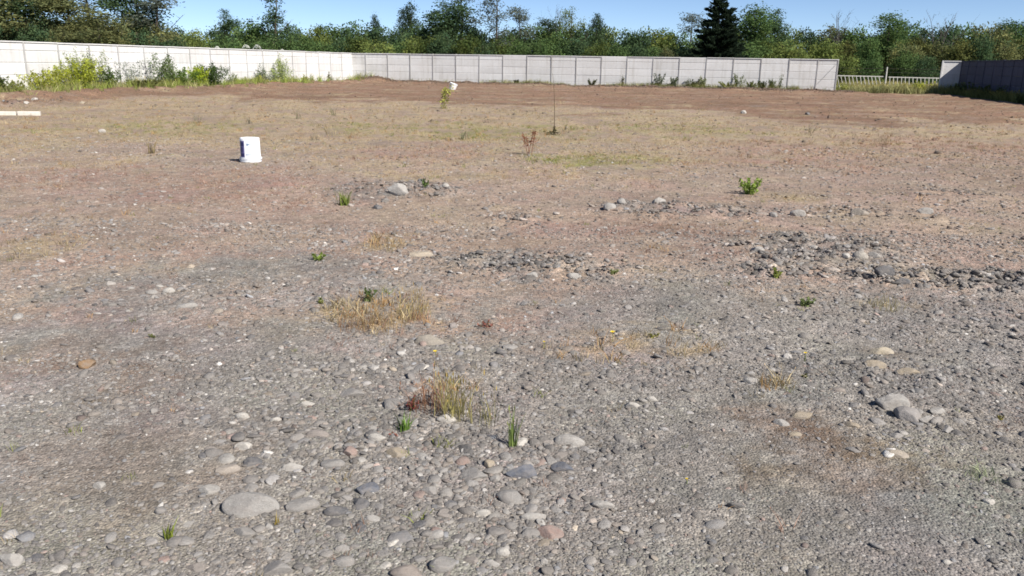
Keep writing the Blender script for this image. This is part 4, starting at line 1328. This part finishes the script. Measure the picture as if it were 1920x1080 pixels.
LOTW = [
    ('leafy bright green weed alone in the mid right field', 1408, 363, 0.27, 0.44, 9, 40, 0.06, (0.30, 0.42, 0.075), 901),
    ('small green leafy weed left of centre in mid field', 596, 488, 0.085, 0.17, 6, 26, 0.035, (0.22, 0.30, 0.05), 902),
    ('small green weed on the right gravel above the brown soil', 1505, 572, 0.085, 0.22, 7, 26, 0.03, (0.20, 0.25, 0.09), 903),
    ('small bright green weed beside the dark gravel heap', 1456, 522, 0.12, 0.11, 5, 22, 0.035, (0.28, 0.33, 0.06), 904),
    ('pale green weed at the lower edge of the central heap', 1148, 518, 0.07, 0.10, 5, 18, 0.03, (0.26, 0.30, 0.10), 905),
    ('dark green leafy weed inside the large dry grass patch', 688, 566, 0.12, 0.15, 6, 24, 0.035, (0.10, 0.15, 0.035), 906),
    ('little yellowish weed right of the angular slabs', 1875, 785, 0.04, 0.05, 4, 14, 0.02, (0.30, 0.26, 0.06), 907),
    ('small green weed behind the pale boulder', 798, 360, 0.12, 0.16, 5, 22, 0.045, (0.13, 0.20, 0.05), 908),
    ('low dark green weed at the left above the sand', 288, 632, 0.04, 0.08, 5, 18, 0.02, (0.17, 0.18, 0.06), 909),
    ('red leaved weed left of the tall dry tuft', 775, 772, 0.10, 0.10, 7, 30, 0.016, (0.34, 0.075, 0.07), 910),
    ('small reddish weed below the bright green tuft', 738, 822, 0.04, 0.05, 5, 20, 0.014, (0.36, 0.12, 0.10), 911),
    ('pinkish red weed right of the large dry patch', 915, 612, 0.06, 0.16, 7, 22, 0.02, (0.36, 0.13, 0.11), 912),
    ('small olive weed at the right of the dry brown patch', 1228, 632, 0.05, 0.10, 5, 20, 0.022, (0.27, 0.25, 0.06), 913),
    ('small dark weed with a shadow below the yellow flower on the right', 1506, 706, 0.035, 0.07, 5, 20, 0.016, (0.16, 0.16, 0.05), 914),
    ('low green weed at the left edge of the mid field', 597, 568, 0.06, 0.12, 5, 20, 0.026, (0.25, 0.27, 0.07), 915),
]
for (lb, px, py, h, wd, ns, nl, lf, c, sd_) in LOTW:
    weed('weed', lb, gp(px, py), h * 0.82, wd * 0.9, ns, nl, lf * 0.85, tuple(0.8 * v + 0.03 for v in c), sd_, lean=0)
# sapling lying askew near the far bucket
weed('weed', 'leafy yellow green weed leaning right in front of the far tipped bucket', gp(828, 203), 0.9, 0.7, 5, 26, 0.13, (0.34, 0.34, 0.10), 920, lean=0.35, clump=0.09)
# red dock stems
def dock():
    p = gp(992, 295)
    z = float(gz(np.array([p[0]]), np.array([p[1]]))[0])
    root = empty('dock_plant', (p[0], p[1], z))
    rd = random.Random(4)
    for k in range(4):
        m = MB()
        x0, lx, h = rd.uniform(-.05, .05), rd.uniform(-.12, .1), rd.uniform(0.3, 0.46)
        m.tube([(x0, 0, -0.02), (x0 + lx * .4, rd.uniform(-.03, .03), h * .5), (x0 + lx, rd.uniform(-.05, .05), h)], [0.006, 0.005, 0.003], 5)
        st = link('stem', m.mesh('stem', M_STEM), root, color=(0.24, 0.11, 0.07))
        rg = np.random.default_rng(k)
        t = rg.uniform(0.45, 1.0, 70)
        C = np.stack([x0 + lx * t, np.zeros(70), h * t], 1) + rg.normal(size=(70, 3)) * 0.016
        V, Fc = leaf_quads(C, 0.024, rg, 0, 0.8)
        link('seed_head', np_mesh('seed_head', V, Fc, M_LEAF, tint=np.ones((280, 3))), st, color=(0.30, 0.13, 0.075))
    tag(root, 'group of thin rust red dock stems in the middle of the lot', 'weed')
dock()
def stalk():
    p = gp(1039, 252)
    z = float(gz(np.array([p[0]]), np.array([p[1]]))[0])
    root = empty('dry_stalk', (p[0], p[1], z))
    m = MB()
    m.tube([(0, 0, -0.03), (0.0, 0, 0.4), (-0.02, 0, 0.9), (-0.075, 0, 1.40)], [0.010, 0.008, 0.006, 0.003], 6)
    st = link('stem', m.mesh('stem', M_STEM), root, color=(0.12, 0.085, 0.055))
    rg = np.random.default_rng(77)
    C = rg.normal(size=(60, 3)) * np.array([0.09, 0.06, 0.02]) + np.array([0, 0, 0.05])
    C = np.concatenate([C, rg.normal(size=(40, 3)) * np.array([0.02, 0.02, 0.05]) + np.array([0, 0, 0.13])])
    C[:, 2] = np.maximum(C[:, 2], 0.01)
    V, Fc = leaf_quads(C, 0.06, rg, 0.5, 0.4)
    link('basal_leaves', np_mesh('basal_leaves', V, Fc, M_LEAF, tint=np.ones((400, 3))), root, color=(0.085, 0.08, 0.04))
    tag(root, 'tall thin dark dry stalk standing alone in mid field', 'weed')
stalk()
# little yellow flowers
for k, (px, py, lb) in enumerate([(1148, 640, 'yellow flower on the dry brown patch right of centre'), (816, 668, 'yellow flower below the flat tan stone'), (1508, 682, 'yellow flower on the right gravel above the dark weed'),
        (1020, 652, 'faint yellow flower left of the brightest yellow flower'), (1287, 908, 'tiny yellow flower on the lower right gravel')]):
    p = gp(px, py)
    z = float(gz(np.array([p[0]]), np.array([p[1]]))[0])
    root = empty('flower', (p[0], p[1], z))
    h = (0.055, 0.025, 0.045, 0.035, 0.02)[k]
    m = MB(); m.tube([(0, 0, -0.01), (0.003, 0, h * .6), (0, 0.002, h)], [0.002, 0.0018, 0.0015], 5)
    link('stem', m.mesh('stem', M_STEM), root, color=(0.2, 0.24, 0.06))
    R = (0.018, 0.014, 0.012, 0.009, 0.007)[k]
    V, Fc = [], []
    for j in range(9):
        a = 6.283 * j / 9
        for dr, da in ((0.15, 0), (0.7, 0.3), (1.0, 0), (0.7, -0.3)):
            V.append((R * dr * math.cos(a + da), R * dr * math.sin(a + da), h + 0.004 * dr + (0.3 * R * dr)))
        Fc.append(tuple(range(4 * j, 4 * j + 4)))
    hd = link('flower_head', np_mesh('flower_head', V, Fc, M_PETAL), root, color=(0.80, 0.62, 0.02))
    cm = MB(); cm.lathe([(0.0005, 0.006), (R * 0.22, 0.004), (R * 0.25, 0.0), (R * 0.1, -0.004)], 8)
    link('disc', cm.mesh('disc', M_PETAL), hd, (0, 0, h + 0.002), color=(0.65, 0.40, 0.02))
    tag(root, lb, 'flower')

# shrubs and weeds at the foot of the white wall  (b = metres from the far corner along the wall)
def left_b(px, a):
    best = min(np.arange(0.5, 46, 0.05), key=lambda b: abs(proj_x(wall_pt(a, b)) - px))
    return best
def proj_x(p):
    d = np.array([p[0], p[1], 0.2 - EYE])
    return 960 + F_PX * (d @ _r) / (d @ _f)
LW = [
    # px, a, height, width, stems, leaves per stem, leaf, colour, name, label
    (2, 1.0, 0.75, 0.6, 7, 40, 0.10, (0.10, 0.13, 0.05), 'weed', 'dark green weed cut by the left edge at the white wall'),
    (32, 1.2, 0.55, 0.7, 7, 36, 0.10, (0.24, 0.26, 0.08), 'weed', 'low yellow green weed second from the left edge at the wall'),
    (88, 1.1, 0.95, 1.5, 16, 46, 0.11, (0.36, 0.38, 0.075), 'shrub', 'rounded yellow green shrub left of the tallest pale topped shrub'),
    (150, 1.1, 1.35, 1.5, 18, 60, 0.11, (0.36, 0.40, 0.06), 'shrub', 'bright yellow green shrub with pale feathery top at the white wall'),
    (165, 0.7, 1.75, 1.9, 20, 46, 0.10, (0.36, 0.40, 0.28), 'shrub', 'pale grey green feathery shrub standing behind the bright yellow green one'),
    (198, 0.9, 1.0, 1.1, 12, 60, 0.11, (0.10, 0.15, 0.05), 'shrub', 'dark green shrub right of the bright yellow green one'),
    (262, 0.7, 1.45, 1.5, 9, 26, 0.10, (0.22, 0.25, 0.22), 'weed', 'sparse bluish grey weed with leaning stems against the wall'),
    (302, 0.9, 1.75, 0.95, 6, 60, 0.12, (0.13, 0.18, 0.075), 'weed', 'tall dark weed with forked spikes at the white wall'),
    (320, 0.8, 1.5, 0.5, 4, 46, 0.11, (0.13, 0.17, 0.085), 'weed', 'slim spiky weed right beside the forked tall weed'),
    (345, 1.0, 0.95, 1.6, 14, 60, 0.11, (0.13, 0.20, 0.05), 'shrub', 'mid green bushy shrub between the spiky weeds and the bright clump'),
    (371, 1.1, 1.05, 0.9, 12, 60, 0.11, (0.33, 0.40, 0.04), 'shrub', 'lime green clump in the dark shrub at the wall'),
    (395, 0.9, 1.15, 1.7, 16, 70, 0.11, (0.065, 0.11, 0.035), 'shrub', 'darkest green shrub right of the lime clump'),
    (275, 2.2, 0.35, 1.3, 9, 40, 0.10, (0.14, 0.15, 0.06), 'weed', 'low dark weed at the soil edge in front of the spiky weeds'),
    (433, 0.8, 0.7, 0.6, 5, 30, 0.10, (0.18, 0.22, 0.10), 'weed', 'small thin weed right of the darkest shrub'),
    (493, 0.7, 1.25, 0.75, 8, 60, 0.10, (0.13, 0.17, 0.10), 'weed', 'small dark pointed weed left of the pale spire shrub'),
    (530, 0.8, 1.85, 1.35, 14, 60, 0.10, (0.34, 0.40, 0.17), 'shrub', 'pale green spire shaped shrub near the far end of the white wall'),
    (490, 1.2, 0.5, 1.2, 10, 40, 0.11, (0.40, 0.42, 0.08), 'weed', 'low lime yellow weed at the feet of the pointed weed'),
    (618, 0.6, 0.75, 0.3, 3, 36, 0.09, (0.17, 0.18, 0.12), 'weed', 'single dark upright weed close to the far corner'),
    (455, 0.9, 0.6, 0.9, 8, 36, 0.10, (0.28, 0.31, 0.10), 'weed', 'low green weed between the darkest shrub and the pointed weed'),
    (570, 0.9, 0.5, 1.0, 8, 36, 0.10, (0.35, 0.36, 0.12), 'weed', 'low yellowish weed right of the pale spire shrub'),
]
for k, (px, a, h, wd, ns, nl, lf, c, nm, lb) in enumerate(LW):
    b = left_b(px, a)
    weed(nm, lb, wall_pt(a, b), h * 1.22, wd * 1.45, int(ns * 2.2), int(nl * 1.5), lf * 0.95, c, 950 + k, cone=0.55 if 'spire' in lb or 'pointed' in lb else 0.2, clump=0.085, cat='shrub' if nm == 'shrub' else 'weed')
# plants along the far wall
def far_a(px, b=0.6):
    return min(np.arange(0.5, 45, 0.05), key=lambda a: abs(proj_x(wall_pt(a, b)) - px))
for k, (px, b, h, wd, c, lb) in enumerate([
        (1236, 0.45, 0.85, 0.75, (0.11, 0.14, 0.09), 'dark upright weed against the far wall, leftmost of the dark pair'),
        (1263, 0.45, 0.7, 0.6, (0.13, 0.16, 0.10), 'dark upright weed against the far wall, right one of the dark pair'),
        (1298, 0.6, 0.55, 1.3, (0.09, 0.11, 0.06), 'spreading dark weed right of the dark pair at the far wall'),
        (1316, 0.4, 0.7, 0.5, (0.28, 0.31, 0.17), 'thin pale green weed right of the spreading dark weed'),
        (1110, 0.45, 0.5, 0.7, (0.11, 0.12, 0.06), 'dark bushy weed at the far wall near the tall stalk'),
        (968, 0.4, 0.3, 0.4, (0.08, 0.09, 0.05), 'tiny dark weed at the far wall beside a post'),
        (1166, 0.4, 0.7, 0.22, (0.15, 0.15, 0.10), 'single thin stem at the far wall right of the bushy weed'),
        (1385, 0.5, 0.9, 0.8, (0.17, 0.21, 0.08), 'tall green weed in the weedy stretch of the far wall'),
        (1408, 0.6, 0.45, 1.0, (0.20, 0.23, 0.08), 'low green weed right of the tall green weed at the far wall'),
        (1362, 0.7, 0.4, 1.1, (0.26, 0.28, 0.10), 'low yellow green weed left of the tall green weed at the far wall'),
        (1430, 0.6, 0.45, 0.8, (0.08, 0.10, 0.05), 'dark low weed near the right part of the far wall'),
        (1447, 0.5, 0.6, 0.6, (0.17, 0.20, 0.10), 'grey green weed right of the dark low weed at the far wall'),
        (1462, 0.4, 0.85, 0.25, (0.14, 0.17, 0.09), 'slim upright weed rightmost at the far wall')]):
    a = far_a(px, b)
    weed('weed', lb, wall_pt(a, b), h * 1.25, wd * 1.25, 12 if wd > 0.3 else 4, 46, 0.11, tuple(0.8 * v for v in c), 990 + k, clump=0.08)
# bright shrub and dark weeds at the shaded wall
for k, (px, b, h, wd, c, lb) in enumerate([(1728, 0.2, 0.95, 1.6, (0.40, 0.42, 0.09), 'sunlit yellow green weed at the left foot of the shaded wall'), (1700, -0.6, 0.7, 1.5, (0.36, 0.38, 0.11), 'yellow green weed left of the sunlit weed in the gap'), (1585, -0.3, 0.6, 1.2, (0.34, 0.36, 0.12), 'pale green weed at the right end of the far wall')]):
    a = far_a(px, b)
    weed('weed', lb, wall_pt(a, b), h, wd, 14, 40, 0.11, c, 1020 + k, clump=0.10)
for k, (b, h, wd, lb) in enumerate([(3.2, 0.8, 1.4, 'dark weed in the shade at the far end of the shaded wall'), (5.4, 0.9, 1.6, 'dark bushy weed in the shade midway along the shaded wall'), (7.6, 0.7, 1.4, 'dark low weed nearer the viewer under the shaded wall'), (10.4, 0.8, 1.5, 'dark weed under the shaded wall at the right edge')]):
    weed('weed', lb, wall_pt(44.3 - 0.7, b), h, wd, 12, 50, 0.11, (0.09, 0.12, 0.05), 1030 + k, clump=0.09)
verge('shade_grass', 1500, (42.9, 44.1), (1.3, 16), (0.2, 0.5), [OG, (0.16, 0.18, 0.06)], 'grass in the shade along the foot of the right hand wall')
# tall flowering weeds whose white heads show just over the white wall
for k, (px, py, R, lb) in enumerate([(461, 84, 0.22, 'white domed flower head above the white wall, left of the close pair'), (482, 84, 0.26, 'white domed flower head above the white wall, right of the close pair'),
        (407, 87, 0.16, 'small white flower head over the white wall left of the pair'), (529, 92, 0.14, 'small white flower head over the wall above the pale spire shrub')]):
    a = -1.0
    b = left_b(px, a)
    q = wall_pt(a, b)
    top = at_y(px, py, q[1])
    root = empty('umbel_plant', (top[0], top[1], float(gz(np.array([top[0]]), np.array([top[1]]))[0])))
    h = float(top[2] - root.location[2])
    m = MB(); m.tube([(0, 0, -0.05), (0.03, 0, h * .5), (0, 0, h - 0.05)], [0.02, 0.016, 0.01], 6)
    link('stem', m.mesh('stem', M_STEM), root, color=(0.14, 0.18, 0.06))
    rg = np.random.default_rng(k)
    n = 160
    an, q2 = rg.uniform(0, 6.28, n), np.sqrt(rg.random(n)) * R
    C = np.stack([np.cos(an) * q2, np.sin(an) * q2, h - 0.9 * q2 * q2 / R + rg.normal(0, 0.012, n)], 1)
    V, Fc = leaf_quads(C, 0.06, rg, 0.9, 0.9)
    link('flower_head', np_mesh('flower_head', V, Fc, M_LEAF, tint=np.ones((4 * n, 3))), root, color=(0.75, 0.75, 0.68))
    C = rg.normal(size=(80, 3)) * np.array([.18, .18, .5]) + np.array([0, 0, h * .45])
    V, Fc = leaf_quads(C, 0.12, rg)
    link('foliage', np_mesh('foliage', V, Fc, M_LEAF, tint=np.ones((320, 3))), root, color=(0.08, 0.12, 0.04))
    tag(root, lb, 'flower')

# ------------------------------------------------------------------ buckets, boards
def bucket(px, py, H, Rw, Rn, label, rot=(0, 0, 0), lift=0.0, prints=True, inverted=True):
    p = gp(px, py)
    z = float(gz(np.array([p[0]]), np.array([p[1]]))[0])
    root = empty('bucket', (p[0], p[1], z + lift))
    root.rotation_euler = rot
    m = MB()
    t = 0.006
    # upside down: the wide rim stands on the ground, the bottom is up
    prof = [(Rw - t, 0.0), (Rw, 0.0), (Rw, 0.018)]
    prof += [(Rw - 0.004, 0.02), (Rw - 0.004 - (Rw - Rn) * 0.12, H * 0.12)]
    prof += [(Rn + 0.001, H - 0.012), (Rn - 0.004, H - 0.002), (Rn - 0.012, H), (Rn - 0.018, H - 0.006), (0.0005, H - 0.006)]
    m.lathe(prof, 48)
    m.lathe([(0.0005, H - 0.012), (Rn - 0.02, H - 0.012), (Rw - t, 0.0)], 48)
    link('body', m.mesh('body', M_PLASTIC, True), root)
    for zz, ex in ((0.022, 0.004), (0.046, 0.004), (0.066, 0.003)):
        r = Rw - (Rw - Rn) * zz / H
        k = MB(); k.lathe([(r - 0.003, zz - 0.004), (r + ex, zz - 0.003), (r + ex, zz + 0.003), (r - 0.003, zz + 0.004)], 48)
        link('rim', k.mesh('rim', M_PLASTIC, True), root)
    for sgn in (-1, 1):
        k = MB(); k.box((sgn * (Rw + 0.004), 0, 0.065), (0.022, 0.03, 0.03), 0.003)
        link('handle_lug', k.mesh('handle_lug', M_PLASTIC), root)
    if inverted:
        k = MB()
        k.tube([((Rw + 0.014) * math.cos(a), -(Rw + 0.02) * math.sin(a) * 1.02, 0.064 - 0.052 * math.sin(a)) for a in np.linspace(0, math.pi, 15)], [0.0022] * 15, 5)
        link('handle', k.mesh('handle', M_STEEL), root)
    if prints:
        def band(a0, a1, z0, z1, mat, nm, off=0.0012):
            k = MB()
            r = lambda q: Rw - 0.004 - (Rw - Rn - 0.004) * q / H + off
            k.lathe([(r(z0), z0), (r(z1), z1)], 10, math.radians(a0), math.radians(a1))
            return link(nm, k.mesh(nm, mat, True), root)
        # the viewer stands towards -72 degrees; the label sits on the left flank
        band(-150, -108, 0.085, 0.345, M_LILAC, 'label')
        band(-146, -110, 0.258, 0.322, M_BLUE, 'print_block', 0.0024)
        band(-146, -109, 0.098, 0.148, M_BLUE, 'print_block', 0.0024)
        for a0 in (-144, -136, -128, -120):
            band(a0, a0 + 4.5, 0.16, 0.245, M_BLUE, 'print_stroke', 0.0024)
        band(-94, -80, 0.268, 0.306, M_PALEBLUE, 'print_mark')
        band(-80, -62, 0.284, 0.296, M_PALEBLUE, 'print_mark')
        for j in range(7):
            band(-97 + j * 6.6, -97 + j * 6.6 + 4.4, 0.116, 0.138, M_PALEBLUE, 'print_mark')
    tag(root, label, 'bucket', 'white buckets')
    return root
bucket(471, 303, 0.385, 0.163, 0.150, 'upright white plastic bucket turned upside down with blue print, nearest of the two')
bucket(851, 168, 0.42, 0.24, 0.20, 'far white bucket tipped over on the brown soil below the far wall', rot=(math.radians(-8), math.radians(196), math.radians(20)), lift=0.36, prints=False, inverted=False)

def board(px0, px1, py, label):
    p0, p1 = gp(px0, py), gp(px1, py)
    c = (p0 + p1) / 2
    L = float(np.linalg.norm(p1 - p0))
    m = MB(); m.box((0, 0, 0), (L, 0.13, 0.12), 0.012)
    o = link('concrete_beam', m.mesh('concrete_beam', M_CONC), None, (c[0], c[1], float(gz(c[:1], c[1:2])[0]) + 0.045), (0.03, random.uniform(-.01, .01), math.atan2(p1[1] - p0[1], p1[0] - p0[0])))
    tag(o, label, 'beam', 'pale beams on the ground')
board(-55, 31, 216, 'pale concrete beam on the ground cut by the left edge')
board(34, 76, 216, 'shorter pale concrete beam lying end to end with the other')
for k, (px, py, wp, hp, lb) in enumerate([(66, 190, 12, 9, 'pale lump of rubble on the small heap by the white wall'), (50, 196, 9, 6, 'grey lump at the foot of the small rubble heap'), (155, 192, 10, 6, 'tan clod on the soil edge near the white wall'), (192, 249, 14, 5, 'flat white stone in the far left field')]):
    tag(put_stone(px, py, wp, hp, PALE if k != 2 else TAN, (5, 9, 4, 1)[k], 0.8), lb, 'stone', 'stones one can tell apart on the lot')
print('pebbles', N_PEB, 'dry grass', N_DRY, 'objects', len(bpy.data.objects))
